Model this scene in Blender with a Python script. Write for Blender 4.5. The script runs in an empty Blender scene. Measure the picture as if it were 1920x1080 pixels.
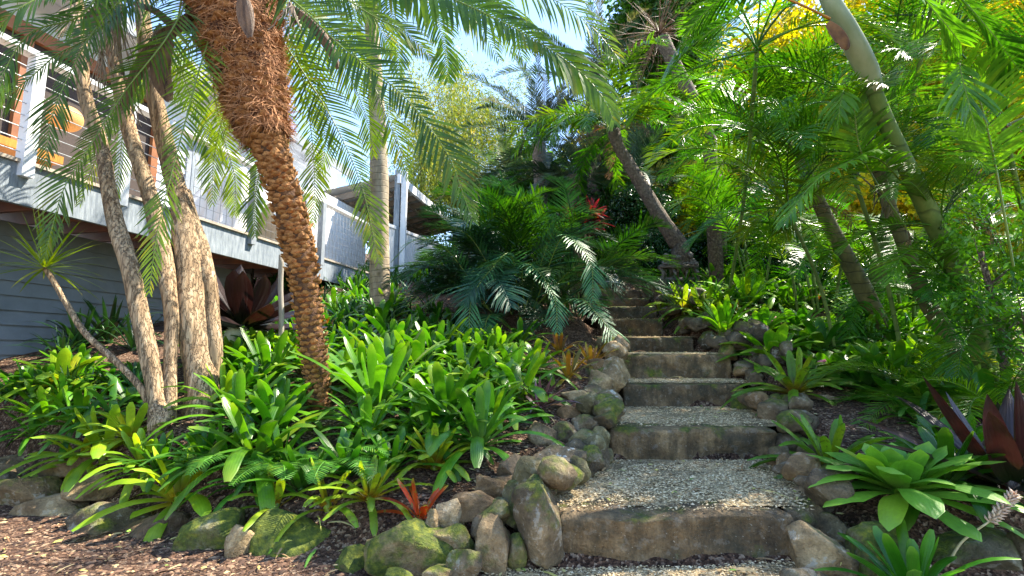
import bpy, math, random
import numpy as np
from mathutils import Vector, Matrix, noise as mnoise
R = math.radians
scn = bpy.context.scene
col = scn.collection
random.seed(11)
rng = np.random.default_rng(5)

# ------------------------------------------------------------------ camera, sky, sun, exposure
PITCH = math.atan(125/960)
cam_d = bpy.data.cameras.new('camera'); cam_d.sensor_width = 36; cam_d.lens = 18
cam_d.clip_end = 600; cam_d.clip_start = 0.05
cam = bpy.data.objects.new('camera', cam_d); col.objects.link(cam)
cam.location = (0, 0, 1.0); cam.rotation_euler = (math.pi/2 + PITCH, 0, 0)
scn.camera = cam
SUN = Vector((0.60, 0.30, 0.92)).normalized()
sun_el = math.asin(SUN.z); sun_az = math.atan2(SUN.x, SUN.y)
w = bpy.data.worlds.new('World'); scn.world = w; w.use_nodes = True
nt = w.node_tree
sky = nt.nodes.new('ShaderNodeTexSky'); sky.sky_type = 'NISHITA'; sky.sun_disc = False
sky.sun_elevation = sun_el; sky.sun_rotation = sun_az; sky.dust_density = 0.1; sky.air_density = 1.0; sky.ozone_density = 1.6
bg = nt.nodes['Background']; bg.inputs['Strength'].default_value = 0.15
nt.links.new(sky.outputs[0], bg.inputs[0])
sl = bpy.data.lights.new('sun', 'SUN'); sl.energy = 4.6; sl.angle = R(0.5); sl.color = (1.0, 0.92, 0.76)
so = bpy.data.objects.new('sun', sl); col.objects.link(so)
so.rotation_euler = SUN.to_track_quat('Z', 'Y').to_euler()
scn.view_settings.view_transform = 'Standard'; scn.view_settings.look = 'None'
scn.view_settings.gamma = 1; scn.view_settings.exposure = 1.85
scn.cycles.max_bounces = 8; scn.cycles.diffuse_bounces = 5; scn.cycles.transmission_bounces = 5
scn.cycles.sample_clamp_indirect = 6

CP, SP = math.cos(PITCH), math.sin(PITCH)
def at(px, py, Y):
    dx = (px-960)/960; dy = (540-py)/960
    k = Y/(CP - dy*SP)
    return Vector((dx*k, Y, 1.0 + (SP + dy*CP)*k))
def mpx(px, Y): return px*Y/960.0       # pixels -> metres at depth Y

# ------------------------------------------------------------------ materials
def nmat(name):
    m = bpy.data.materials.new(name); m.use_nodes = True
    t = m.node_tree; t.nodes.clear()
    o = t.nodes.new('ShaderNodeOutputMaterial')
    return m, t, o
def N(t, typ, **kw):
    n = t.nodes.new(typ)
    for k, v in kw.items():
        if k in ('op',): n.operation = v
        elif hasattr(n, k): setattr(n, k, v)
    return n
def inp(n, **kw):
    for k, v in kw.items(): n.inputs[k].default_value = v
def L(t, a, b): t.links.new(a, b)
def ramp(t, fac, stops, interp='LINEAR'):
    r = t.nodes.new('ShaderNodeValToRGB'); r.color_ramp.interpolation = interp
    while len(r.color_ramp.elements) > 1: r.color_ramp.elements.remove(r.color_ramp.elements[0])
    first = True
    for p, c in stops:
        if isinstance(c, (int, float)): c = (c, c, c)
        if first: e = r.color_ramp.elements[0]; e.position = p; first = False
        else: e = r.color_ramp.elements.new(p)
        e.color = (*c, 1)
    L(t, fac, r.inputs[0]); return r.outputs[0]
def mixc(t, fac, a, b, mode='MIX'):
    n = t.nodes.new('ShaderNodeMix'); n.data_type = 'RGBA'; n.blend_type = mode
    for s, v in ((n.inputs['Factor'], fac), (n.inputs['A'], a), (n.inputs['B'], b)):
        if isinstance(v, (int, float)): s.default_value = v
        elif isinstance(v, tuple): s.default_value = (*v, 1)
        else: L(t, v, s)
    return n.outputs['Result']
def noise(t, scale, detail=4, rough=.55, vec=None, out=0):
    n = t.nodes.new('ShaderNodeTexNoise'); inp(n, Scale=scale, Detail=detail, Roughness=rough)
    if vec is not None: L(t, vec, n.inputs['Vector'])
    return n.outputs[out]
def vor(t, scale, vec=None, feature='F1', out='Distance', rand=1.0):
    n = t.nodes.new('ShaderNodeTexVoronoi'); n.feature = feature; inp(n, Scale=scale, Randomness=rand)
    if vec is not None: L(t, vec, n.inputs['Vector'])
    return n.outputs[out]
def bump(t, h, strength, dist=.01, prev=None):
    b = t.nodes.new('ShaderNodeBump'); inp(b, Strength=strength, Distance=dist)
    L(t, h, b.inputs['Height'])
    if prev is not None: L(t, prev, b.inputs['Normal'])
    return b.outputs[0]
def mth(t, op, a, b=None):
    n = t.nodes.new('ShaderNodeMath'); n.operation = op
    for i, v in enumerate((a, b)):
        if v is None: continue
        if isinstance(v, (int, float)): n.inputs[i].default_value = v
        else: L(t, v, n.inputs[i])
    return n.outputs[0]
def pos(t): return t.nodes.new('ShaderNodeNewGeometry').outputs['Position']
def objc(t): return t.nodes.new('ShaderNodeTexCoord').outputs['Object']

def simple(name, c1, c2, scale=8, rough=.7, bs=.3, bd=.01, stretch=None, metal=0, spec=.4):
    m, t, o = nmat(name)
    v = objc(t)
    if stretch:
        mp = t.nodes.new('ShaderNodeMapping'); inp(mp, Scale=stretch); L(t, v, mp.inputs[0]); v = mp.outputs[0]
    f = noise(t, scale, 6, .6, v)
    c = ramp(t, f, [(.3, c1), (.7, c2)])
    p = t.nodes.new('ShaderNodeBsdfPrincipled'); inp(p, Roughness=rough, Metallic=metal)
    p.inputs['Specular IOR Level'].default_value = spec
    L(t, c, p.inputs['Base Color']); L(t, bump(t, noise(t, scale*3, 6, .6, v), bs, bd), p.inputs['Normal'])
    L(t, p.outputs[0], o.inputs[0]); return m

def leafmat(name, dark, light, tip=None, base=None, rough=.38, trans=.3, tcol=None, spots=None, spec=.5, rib=True):
    """uv.x = along the blade, uv.y = across; object colour tints it"""
    m, t, o = nmat(name)
    uv = t.nodes.new('ShaderNodeUVMap'); sp = t.nodes.new('ShaderNodeSeparateXYZ'); L(t, uv.outputs[0], sp.inputs[0])
    oi = t.nodes.new('ShaderNodeObjectInfo')
    f = noise(t, 5, 3, .5, pos(t))
    f = mth(t, 'ADD', f, mth(t, 'MULTIPLY', mth(t, 'SUBTRACT', oi.outputs['Random'], .5), .35))
    c = ramp(t, f, [(.32, dark), (.68, light)])
    fine = noise(t, 60, 2, .5, pos(t))
    c = mixc(t, .25, c, ramp(t, fine, [(.3, .35), (.7, 1.0)]), 'MULTIPLY')
    isl = t.nodes.new('ShaderNodeNewGeometry').outputs['Random Per Island']
    c = mixc(t, 1.0, c, ramp(t, isl, [(0, (.62, .68, .7)), (.5, (1, 1, 1)), (.93, (1.35, 1.25, 1.0)), (.94, (1.5, 1.15, .8)), (1, (1.9, 1.05, .7))]), 'MULTIPLY')
    if tip: c = mixc(t, ramp(t, sp.outputs[0], [(.8, 0.0), (1.0, 1.0)]), c, tip)
    if base: c = mixc(t, ramp(t, sp.outputs[0], [(.0, 1.0), (.3, 0.0)]), c, base)
    if spots:
        sf = ramp(t, noise(t, 38, 3, .6, pos(t)), [(.56, 0.0), (.62, 1.0)])
        c = mixc(t, mth(t, 'MULTIPLY', sf, .8), c, spots)
    c = mixc(t, 1.0, c, oi.outputs['Color'], 'MULTIPLY')
    p = t.nodes.new('ShaderNodeBsdfPrincipled'); inp(p, Roughness=rough)
    p.inputs['Specular IOR Level'].default_value = spec
    L(t, c, p.inputs['Base Color'])
    if rib:
        wv = mth(t, 'SINE', mth(t, 'MULTIPLY', sp.outputs[1], 40.0))
        L(t, bump(t, wv, .15, .004), p.inputs['Normal'])
    tr = t.nodes.new('ShaderNodeBsdfTranslucent')
    tc = mixc(t, 1.0, c, tcol or (1.9, 1.7, .6), 'MULTIPLY')
    L(t, tc, tr.inputs[0])
    mx = t.nodes.new('ShaderNodeMixShader'); mx.inputs[0].default_value = trans
    L(t, p.outputs[0], mx.inputs[1]); L(t, tr.outputs[0], mx.inputs[2]); L(t, mx.outputs[0], o.inputs[0])
    return m

M = {}
M['palm'] = leafmat('palm leaf', (.055, .13, .006), (.15, .25, .012), tip=(.16, .18, .03), trans=.42, rough=.35, tcol=(2.2, 2.0, .5))
M['palm_dark'] = leafmat('dark palm leaf', (.035, .11, .005), (.10, .21, .010), trans=.36, rough=.33, tcol=(2.0, 2.1, .5))
M['palm_blue'] = leafmat('blue green palm leaf', (.015, .06, .03), (.03, .11, .045), trans=.15, rough=.42, spec=.45)
M['palm_grey'] = leafmat('grey palm leaf', (.05, .09, .06), (.12, .16, .11), trans=.2, rough=.45)
M['palm_dry'] = leafmat('dry palm leaf', (.12, .085, .05), (.25, .19, .12), trans=.2, rough=.7, tcol=(1.3, 1.1, .8))
M['brom'] = leafmat('bromeliad leaf', (.03, .13, .007), (.10, .27, .014), tip=(.14, .26, .03), base=(.09, .18, .03), trans=.3, rough=.32, tcol=(1.8, 1.9, .4))
M['brom_lime'] = leafmat('lime bromeliad leaf', (.13, .28, .015), (.28, .42, .03), tip=(.20, .40, .04), base=(.28, .24, .03), trans=.38, rough=.33, tcol=(1.7, 1.5, .4))
M['brom_spot'] = leafmat('spotted bromeliad leaf', (.10, .24, .015), (.22, .34, .025), tip=(.14, .30, .02), base=(.24, .12, .02), trans=.35, rough=.35, spots=(.11, .12, .02), tcol=(1.7, 1.5, .4))
M['brom_wide'] = leafmat('broad soft bromeliad leaf', (.06, .24, .03), (.13, .36, .05), tip=(.16, .38, .05), base=(.12, .26, .05), trans=.3, rough=.42, tcol=(1.6, 1.7, .5))
M['brom_red'] = leafmat('red bromeliad leaf', (.32, .03, .012), (.5, .09, .02), tip=(.30, .32, .04), trans=.4, rough=.35, spots=(.25, .25, .04), tcol=(1.8, 1.0, .5))
M['brom_rust'] = leafmat('rust bromeliad leaf', (.16, .05, .015), (.22, .18, .02), tip=(.13, .2, .02), trans=.35, rough=.4, tcol=(1.8, 1.3, .5))
M['brom_purple'] = leafmat('purple bromeliad leaf', (.05, .018, .03), (.10, .05, .07), tip=(.14, .13, .13), trans=.15, rough=.28, tcol=(1.5, 1, 1))
M['brom_burg'] = leafmat('burgundy bromeliad leaf', (.05, .014, .016), (.10, .022, .022), tip=(.07, .02, .02), base=(.05, .05, .012), trans=.16, rough=.33, tcol=(1.8, 1.0, .8))
M['clivia'] = leafmat('dark strap leaf', (.012, .055, .012), (.03, .11, .02), trans=.18, rough=.28, spec=.65)
M['cordyline'] = leafmat('cordyline leaf', (.06, .015, .02), (.25, .02, .035), trans=.3, rough=.35, tcol=(2, 1, 1))
M['fern'] = leafmat('fern leaf', (.05, .2, .03), (.12, .33, .05), trans=.4, rough=.5, rib=False)
M['broad'] = leafmat('broad tree leaf', (.03, .10, .01), (.08, .2, .015), trans=.4, rough=.4, rib=False, tcol=(2.2, 1.9, .4))
M['yellow'] = leafmat('yellow green tree leaf', (.24, .30, .01), (.50, .48, .02), trans=.5, rough=.5, rib=False, tcol=(1.8, 1.5, .3))
M['gold'] = leafmat('golden tree leaf', (.10, .20, .03), (.26, .32, .05), trans=.45, rough=.5, rib=False, tcol=(1.5, 1.3, .5))
M['darkleaf'] = leafmat('dark shrub leaf', (.008, .035, .01), (.02, .07, .02), trans=.12, rough=.25, rib=False, spec=.7)
M['dead'] = leafmat('dead leaf', (.20, .12, .06), (.36, .25, .15), trans=.2, rough=.7, tcol=(1.3, 1.0, .7))
M['orangeleaf'] = leafmat('orange leaf', (.5, .2, .02), (.6, .3, .03), trans=.3, rough=.6)
M['petiole'] = simple('green palm stalk', (.10, .17, .02), (.20, .27, .05), 6, .45, .1, stretch=(1, 1, .2))
M['stalk_pale'] = simple('pale flower stalk', (.30, .34, .22), (.48, .5, .36), 6, .5, .2)
M['fibre'] = simple('palm fibre', (.20, .07, .02), (.62, .30, .13), 14, .8, .5, .02)
M['fibrecore'] = simple('matted fibre', (.05, .018, .008), (.22, .08, .03), 18, .95, 1, .05)
M['boot'] = simple('old leaf base', (.15, .05, .014), (.56, .27, .09), 22, .85, .8, .02)
M['bootcore'] = simple('palm trunk core', (.05, .022, .01), (.17, .08, .03), 20, .9, .8, .02)
M['sheath'] = simple('dry sheath', (.05, .022, .010), (.34, .19, .10), 9, .6, .8, .03, stretch=(3, 3, .35))
M['tassel'] = simple('dry flower tassel', (.28, .20, .14), (.50, .40, .31), 30, .8, .4)

def barkmat(name, c1, c2, c3, vs=(6, 6, 1.2), bs=1.0, bd=.03, rings=None):
    m, t, o = nmat(name)
    v = objc(t)
    mp = t.nodes.new('ShaderNodeMapping'); inp(mp, Scale=vs); L(t, v, mp.inputs[0])
    f = noise(t, 3.0, 8, .65, mp.outputs[0])
    wv = t.nodes.new('ShaderNodeVectorMath'); wv.operation = 'ADD'; L(t, mp.outputs[0], wv.inputs[0]); L(t, noise(t, 2.5, 4, .6, mp.outputs[0], out=1), wv.inputs[1]); cr = vor(t, 3.2, wv.outputs[0], 'DISTANCE_TO_EDGE')
    c = ramp(t, f, [(.3, c1), (.5, c2), (.7, c3)])
    crk = ramp(t, cr, [(.0, 0.0), (.09, 1.0)])
    if rings is None: c = mixc(t, mth(t, 'MULTIPLY', mth(t, 'SUBTRACT', 1.0, crk), .4), c, tuple(x*.35 for x in c1))
    big = noise(t, 1.5, 3, .5, v); c = mixc(t, ramp(t, big, [(.4, 0.0), (.75, .5)]), c, tuple(x*.8 for x in c3))
    h = mixc(t, .6, f, crk)
    if rings:
        sx = t.nodes.new('ShaderNodeSeparateXYZ'); L(t, v, sx.inputs[0])
        zz = mth(t, 'ADD', mth(t, 'MULTIPLY', sx.outputs[2], rings), mth(t, 'MULTIPLY', noise(t, 3, 2, .5, v), 1.2))
        fr = mth(t, 'FRACT', zz)
        ring = ramp(t, fr, [(.0, 0.0), (.06, 1.0), (.9, 1.0), (1.0, 0.0)])
        c = mixc(t, mth(t, 'MULTIPLY', mth(t, 'SUBTRACT', 1.0, ring), .6), c, tuple(x*.3 for x in c1)); h = mixc(t, .6, f, ring)
    p = t.nodes.new('ShaderNodeBsdfPrincipled'); inp(p, Roughness=.85)
    L(t, c, p.inputs['Base Color']); L(t, bump(t, h, bs, bd), p.inputs['Normal']); L(t, p.outputs[0], o.inputs[0])
    return m
M['bark'] = barkmat('flaky tan bark', (.16, .09, .042), (.37, .24, .13), (.62, .46, .29), (10, 10, 1.3))
M['bark_grey'] = barkmat('grey palm bark', (.17, .12, .075), (.32, .25, .165), (.45, .37, .26), (5, 5, 2), .6, .02, rings=11)
M['bark_green'] = barkmat('green ringed palm stem', (.05, .09, .015), (.10, .16, .025), (.17, .22, .05), (3, 3, 1), .3, .01, rings=6.0)
M['bark_brown'] = barkmat('brown palm stem', (.045, .045, .014), (.10, .09, .028), (.17, .15, .05), (4, 4, 2), .6, .02, rings=9)
M['bark_dark'] = barkmat('dark rough palm bark', (.05, .035, .025), (.15, .10, .07), (.32, .25, .18), (8, 8, 8), 1.0, .03)
M['crownshaft'] = simple('pale crownshaft', (.15, .19, .06), (.40, .40, .25), 3, .45, .15, stretch=(1, 1, .4))
M['shaftrot'] = simple('brown peeling sheath', (.08, .03, .015), (.36, .16, .05), 9, .7, .5)

def stonemat(name, c1, c2, c3, rough=.85, spec_scale=7, streak=False):
    m, t, o = nmat(name)
    v = pos(t)
    a = t.nodes.new('ShaderNodeAttribute'); a.attribute_type = 'OBJECT'; a.attribute_name = 'moss'
    li = t.nodes.new('ShaderNodeAttribute'); li.attribute_type = 'OBJECT'; li.attribute_name = 'lichen'
    oi = t.nodes.new('ShaderNodeObjectInfo')
    f = noise(t, spec_scale, 8, .65, v)
    c = ramp(t, f, [(.28, c1), (.5, c2), (.72, c3)])
    c = mixc(t, 1.0, c, oi.outputs['Color'], 'MULTIPLY')
    g = noise(t, 70, 3, .6, v)
    c = mixc(t, .5, c, ramp(t, g, [(.3, .45), (.7, 1.3)]), 'MULTIPLY')
    if streak:
        mp = t.nodes.new('ShaderNodeMapping'); inp(mp, Scale=(9, 9, 1.6)); L(t, v, mp.inputs[0])
        c = mixc(t, .8, c, ramp(t, noise(t, 1.6, 6, .7, mp.outputs[0]), [(.35, (.35, .33, .28)), (.62, (1.3, 1.2, 1.1))]), 'MULTIPLY')
        c = mixc(t, ramp(t, noise(t, 90, 2, .5, v), [(.70, 0.0), (.74, .8)]), c, (.5, .45, .36))
    if streak: c = mixc(t, ramp(t, noise(t, 3.2, 7, .7, v), [(.48, 0.0), (.62, .75)]), c, (.035, .032, .018))
    # iron stain
    c = mixc(t, ramp(t, noise(t, 4, 4, .6, v), [(.55, 0.0), (.75, .5)]), c, (.22, .12, .045))
    # lichen
    lf = ramp(t, noise(t, 14, 6, .7, v), [(.56, 0.0), (.60, 1.0)])
    c = mixc(t, mth(t, 'MULTIPLY', lf, li.outputs['Fac']), c, (.48, .47, .42))
    # moss
    gn = t.nodes.new('ShaderNodeNewGeometry'); sz = t.nodes.new('ShaderNodeSeparateXYZ'); L(t, gn.outputs['Normal'], sz.inputs[0])
    mf = mth(t, 'ADD', mth(t, 'MULTIPLY', noise(t, 5.5, 6, .65, v), 1.0), mth(t, 'MULTIPLY', sz.outputs[2], .14))
    mf = mth(t, 'ADD', mf, mth(t, 'MULTIPLY', a.outputs['Fac'], .42))
    mk = ramp(t, mf, [(.72, 0.0), (.88, 1.0)])
    mc = ramp(t, noise(t, 30, 4, .6, v), [(.3, (.025, .05, .006)), (.55, (.12, .15, .012)), (.75, (.32, .30, .02))])
    c = mixc(t, mk, c, mc)
    p = t.nodes.new('ShaderNodeBsdfPrincipled'); inp(p, Roughness=rough)
    L(t, c, p.inputs['Base Color'])
    b = bump(t, f, 1.0, .06); b = bump(t, noise(t, 24, 5, .7, v), .7, .02, b); b = bump(t, g, .6, .010, b); b = bump(t, mixc(t, mk, (0, 0, 0), noise(t, 160, 3, .7, v)), .8, .008, b)
    L(t, b, p.inputs['Normal']); L(t, p.outputs[0], o.inputs[0])
    return m
M['rock'] = stonemat('garden rock', (.055, .04, .024), (.21, .16, .098), (.44, .35, .225))
M['step'] = stonemat('sandstone step block', (.05, .036, .02), (.155, .112, .065), (.33, .25, .155), spec_scale=5, streak=True)

def groundmat(name, cols, s1=60, s2=9):
    m, t, o = nmat(name)
    v = pos(t)
    cell = vor(t, s1, v, 'F1', 'Color'); sx = t.nodes.new('ShaderNodeSeparateXYZ'); L(t, cell, sx.inputs[0])
    c = ramp(t, sx.outputs[0], cols)
    d = vor(t, s1, v)
    c = mixc(t, .85, c, ramp(t, noise(t, s2*.35, 8, .75, v), [(.35, .25), (.65, 1.35)]), 'MULTIPLY')
    p = t.nodes.new('ShaderNodeBsdfPrincipled'); inp(p, Roughness=.95)
    p.inputs['Specular IOR Level'].default_value = .2
    L(t, c, p.inputs['Base Color'])
    b = bump(t, d, .9, .012); b = bump(t, noise(t, s2*2, 6, .7, v), .6, .03, b)
    L(t, b, p.inputs['Normal']); L(t, p.outputs[0], o.inputs[0]); return m
M['mulch'] = groundmat('bark mulch', [(.0, (.035, .018, .012)), (.4, (.085, .045, .028)), (.75, (.17, .095, .06)), (1.0, (.36, .26, .18))], 75, 7)
M['gravel'] = groundmat('crushed gravel', [(.0, (.14, .10, .06)), (.3, (.34, .25, .13)), (.7, (.50, .38, .22)), (1.0, (.60, .48, .30))], 90, 5)

def chipmat(name, stops):
    m, t, o = nmat(name)
    g = t.nodes.new('ShaderNodeNewGeometry')
    c = ramp(t, g.outputs['Random Per Island'], stops)
    p = t.nodes.new('ShaderNodeBsdfPrincipled'); inp(p, Roughness=.85)
    L(t, c, p.inputs['Base Color']); L(t, p.outputs[0], o.inputs[0]); return m
M['gravelchips'] = chipmat('gravel chips', [(0, (.13, .08, .035)), (.18, (.38, .27, .13)), (.5, (.60, .45, .25)), (.85, (.70, .56, .34)), (1, (.84, .70, .48))])
M['mulchchips'] = chipmat('mulch chips', [(0, (.025, .012, .008)), (.45, (.075, .036, .020)), (.75, (.15, .078, .045)), (.95, (.28, .18, .11)), (1, (.5, .38, .18))])
M['litter'] = chipmat('fallen leaf', [(0, (.16, .07, .03)), (.4, (.34, .22, .10)), (.7, (.42, .34, .18)), (.9, (.45, .4, .1)), (1, (.12, .3, .03))])
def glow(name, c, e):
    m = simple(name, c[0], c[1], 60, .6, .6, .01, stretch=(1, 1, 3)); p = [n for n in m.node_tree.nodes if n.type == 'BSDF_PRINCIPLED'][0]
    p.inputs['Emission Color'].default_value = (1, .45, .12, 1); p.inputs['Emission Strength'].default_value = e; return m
# house
M['fascia'] = simple('weathered blue grey timber', (.14, .17, .21), (.34, .38, .42), 5, .75, .5, .01, stretch=(6, 6, 1))
M['greypaint'] = simple('grey painted timber', (.22, .245, .28), (.30, .33, .37), 10, .6, .2)
M['whitepaint'] = simple('white painted timber', (.66, .68, .72), (.78, .80, .83), 6, .55, .15)
M['whitewall'] = simple('white render', (.60, .62, .66), (.70, .72, .76), 3, .8, .1)
M['boards'] = simple('grey green weatherboard paint', (.13, .155, .18), (.19, .22, .25), 4, .6, .15)
M['dark'] = simple('dark underfloor', (.012, .011, .010), (.03, .026, .022), 4, .9, .2)  # near-black for the painted underdeck shade; the lamp cord shares it
M['brownwall'] = simple('dark brown screen', (.045, .032, .028), (.07, .05, .042), 40, .8, .3)
M['timber'] = simple('oiled orange timber', (.42, .15, .02), (.62, .26, .04), 5, .45, .2, stretch=(8, 8, 1))
M['browntimber'] = simple('red brown timber', (.20, .07, .03), (.32, .13, .05), 5, .5, .2)
M['wire'] = simple('steel wire', (.45, .46, .48), (.6, .6, .62), 10, .4, .1, metal=.6)
M['meshwire'] = simple('grey mesh wire', (.20, .21, .23), (.28, .29, .31), 10, .5, .1)
M['decktop'] = simple('deck boards', (.30, .25, .2), (.5, .42, .34), 6, .7, .3, stretch=(8, 1, 1))
M['cloth'] = simple('white canvas cover', (.66, .65, .63), (.80, .79, .77), 3, .85, .3, .03)
M['rattan'] = glow('woven orange rattan', ((.50, .20, .05), (.75, .38, .13)), .10)  # faint emission stands in for sunlight glowing through the weave
M['redtimber'] = simple('grey brown rafters', (.16, .12, .10), (.30, .25, .2), 6, .8, .3)
M['statue_w'] = simple('white cast stone', (.55, .54, .52), (.72, .71, .68), 15, .8, .4)
M['statue_d'] = simple('dark weathered carving', (.045, .035, .03), (.22, .18, .15), 25, .6, .5, .01)
M['pole'] = simple('grey timber pole', (.22, .18, .14), (.42, .37, .31), 8, .85, .5, stretch=(3, 3, .5))
M['pinkflower'] = simple('pink flower spike', (.50, .06, .14), (.72, .28, .36), 40, .6, .3)
M['yellowspike'] = simple('pale yellow flower spike', (.42, .36, .14), (.58, .45, .3), 40, .6, .3)
M['bud'] = simple('pinkish cream buds', (.5, .3, .22), (.68, .55, .4), 40, .6, .3)

# ------------------------------------------------------------------ mesh helpers
class MB:
    def __init__(s): s.v = []; s.f = []; s.uv = {}; s.n = 0
    def add(s, vs, fs, uvs=None):
        b = s.n
        s.v.extend(vs); s.n += len(vs)
        s.f.extend([tuple(i+b for i in f) for f in fs])
        if uvs is not None:
            for i, u in enumerate(uvs): s.uv[b+i] = u
    def build(s, name, mat, parent=None, smooth=True, world=True):
        me = bpy.data.meshes.new(name)
        off = Vector(parent.location) if (parent is not None and world) else Vector((0, 0, 0))
        if parent is not None and world and parent.parent is not None: off = off + Vector(parent.parent.location)
        me.from_pydata([(p[0]-off.x, p[1]-off.y, p[2]-off.z) for p in s.v], [], s.f)
        if s.uv:
            ul = me.uv_layers.new(name='UVMap')
            li = np.zeros(len(me.loops), dtype=np.int32); me.loops.foreach_get('vertex_index', li)
            arr = np.zeros((s.n, 2), dtype=np.float32)
            for k, u in s.uv.items(): arr[k] = u
            ul.data.foreach_set('uv', arr[li].ravel())
        if smooth: me.polygons.foreach_set('use_smooth', [True]*len(me.polygons))
        me.materials.append(M[mat]); me.update()
        o = bpy.data.objects.new(name, me); col.objects.link(o)
        if parent is not None: o.parent = parent
        return o
def tag(o, label=None, cat=None, group=None, kind=None):
    if label: o['label'] = label
    if cat: o['category'] = cat
    if group: o['group'] = group
    if kind: o['kind'] = kind
    return o
def empty(name, loc, label, cat, group=None):
    o = bpy.data.objects.new(name, None); col.objects.link(o); o.location = loc; o.empty_display_size = .1
    return tag(o, label, cat, group)
def recenter(o, loc):
    """moves a world-built mesh object's origin to loc"""
    loc = Vector(loc); o.data.transform(Matrix.Translation(-loc)); o.location = loc; return o
def child(mesh_or_obj, parent, name, loc=(0, 0, 0), rz=0, s=1.0, mat=None):
    me = mesh_or_obj.data if hasattr(mesh_or_obj, 'data') else mesh_or_obj
    o = bpy.data.objects.new(name, me); col.objects.link(o); o.parent = parent
    o.location = loc; o.rotation_euler = (0, 0, rz) if not isinstance(rz, tuple) else rz
    o.scale = (s, s, s) if not isinstance(s, tuple) else s
    return o
def catmull(P, n):
    P = [Vector(p) for p in P]
    Q = [P[0]*2-P[1]] + P + [P[-1]*2-P[-2]]
    out = []
    m = len(P)-1
    for k in range(n):
        u = k/(n-1)*m; i = min(int(u), m-1); t = u-i
        a, b, c, d = Q[i], Q[i+1], Q[i+2], Q[i+3]
        out.append(.5*((2*b) + (c-a)*t + (2*a-5*b+4*c-d)*t*t + (3*b-a-3*c+d)*t**3))
    return out
def lerpl(A, n):
    m = len(A)-1; r = []
    for k in range(n):
        u = k/(n-1)*m; i = min(int(u), m-1); t = u-i; r.append(A[i]*(1-t)+A[i+1]*t)
    return r
def tube(mb, pts, rad, seg=10, jit=0, nz=0, nscale=4, cap=True, flute=None):
    n = len(pts); vs = []; uvs = []
    up = Vector((.31, .87, .2)).normalized(); prev = None
    for i, p in enumerate(pts):
        t = (pts[min(i+1, n-1)]-pts[max(i-1, 0)])
        if t.length < 1e-9: t = Vector((0, 0, 1))
        t.normalize()
        if prev is None: a = t.orthogonal().normalized()
        else: a = (prev - t*prev.dot(t)).normalized()
        prev = a; b = t.cross(a)
        for k in range(seg):
            th = 2*math.pi*k/seg
            r = rad[i] if not callable(rad) else rad(i)
            if nz: r *= 1 + nz*mnoise.noise(Vector((math.cos(th)*1.3+p.x, math.sin(th)*1.3, (p.z+p.y)*nscale)))
            if flute: r *= 1 + flute*math.sin(th*3+p.z*2)
            if jit: r *= 1 + random.uniform(-jit, jit)
            vs.append(p + a*math.cos(th)*r + b*math.sin(th)*r); uvs.append((i/(n-1), k/seg))
    fs = [(i*seg+k, i*seg+(k+1) % seg, (i+1)*seg+(k+1) % seg, (i+1)*seg+k) for i in range(n-1) for k in range(seg)]
    if cap:
        fs.append(tuple(range(seg))[::-1]); fs.append(tuple((n-1)*seg+k for k in range(seg)))
    mb.add(vs, fs, uvs)
def box(mb, c, ax, ay, az, hx, hy, hz):
    vs = [c + ax*(sx*hx) + ay*(sy*hy) + az*(sz*hz) for sx in (-1, 1) for sy in (-1, 1) for sz in (-1, 1)]
    fs = [(0, 1, 3, 2), (4, 6, 7, 5), (0, 4, 5, 1), (2, 3, 7, 6), (0, 2, 6, 4), (1, 5, 7, 3)]
    mb.add(vs, fs)
G = Vector((0, 0, -1))
def blade(mb, base, d, side, Ln, W, prof='strap', droop=.5, nseg=6, fold=.15, start=None, wav=0):
    """leaf blade: 3 columns, bending under gravity"""
    d = d.normalized(); side = side.normalized(); p = Vector(base)
    vs = []; uvs = []; step = Ln/nseg
    ph = random.random()*6
    for i in range(nseg+1):
        t = i/nseg
        if prof == 'strap': wd = W*(.62+.38*math.sin(min(1, t*1.6)*math.pi/2))*(1 if t < .78 else max(.38, 1-((t-.78)/.22)**2.4*.62))
        elif prof == 'wide': wd = W*(.45+.55*math.sin(min(1, t*1.5)*math.pi/2))*(1 if t < .6 else math.sqrt(max(0, 1-((t-.6)/.4)**2)))
        elif prof == 'sword': wd = W*min(1, .5+t*3)*(1-t**3.2)
        elif prof == 'oval': wd = W*math.sin(math.pi*min(1, .04+t*.96))**.8
        else: wd = W*min(1, .35+t*4)*(1-t**2.2)          # leaflet
        wd = max(wd, W*.03)*.5
        nrm = side.cross(d).normalized()
        zz = 1 + wav*math.sin(t*9+ph)
        vs += [p - side*wd + nrm*wd*fold*2*zz, p.copy(), p + side*wd + nrm*wd*fold*2/zz]
        uvs += [(t, 0), (t, .5), (t, 1)]
        p = p + d*step
        horiz = math.sqrt(max(0, 1-d.z*d.z))
        d = (d + G*(droop*step/Ln*(.3+horiz)*(.5+t))).normalized()
        side = (side - d*side.dot(d)).normalized()
    fs = []
    for i in range(nseg):
        a = i*3
        fs += [(a, a+1, a+4, a+3), (a+1, a+2, a+5, a+4)]
    mb.add(vs, fs, uvs)
def ribbon(mb, base, d, side, Ln, W, droop, nseg=3):
    """two-column leaflet"""
    d = d.normalized(); p = Vector(base); vs = []; uvs = []; step = Ln/nseg
    for i in range(nseg+1):
        t = i/nseg
        wd = W*.5*(.45 if i == 0 else (1.0 if t < .6 else max(.06, 1-((t-.55)/.45)**1.6)))
        vs += [p-side*wd, p+side*wd]; uvs += [(t, .2), (t, .8)]
        p = p + d*step
        d = (d + G*(droop/nseg*(.4+t))).normalized()
    mb.add(vs, [(i*2, i*2+1, i*2+3, i*2+2) for i in range(nseg)], uvs)
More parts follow.
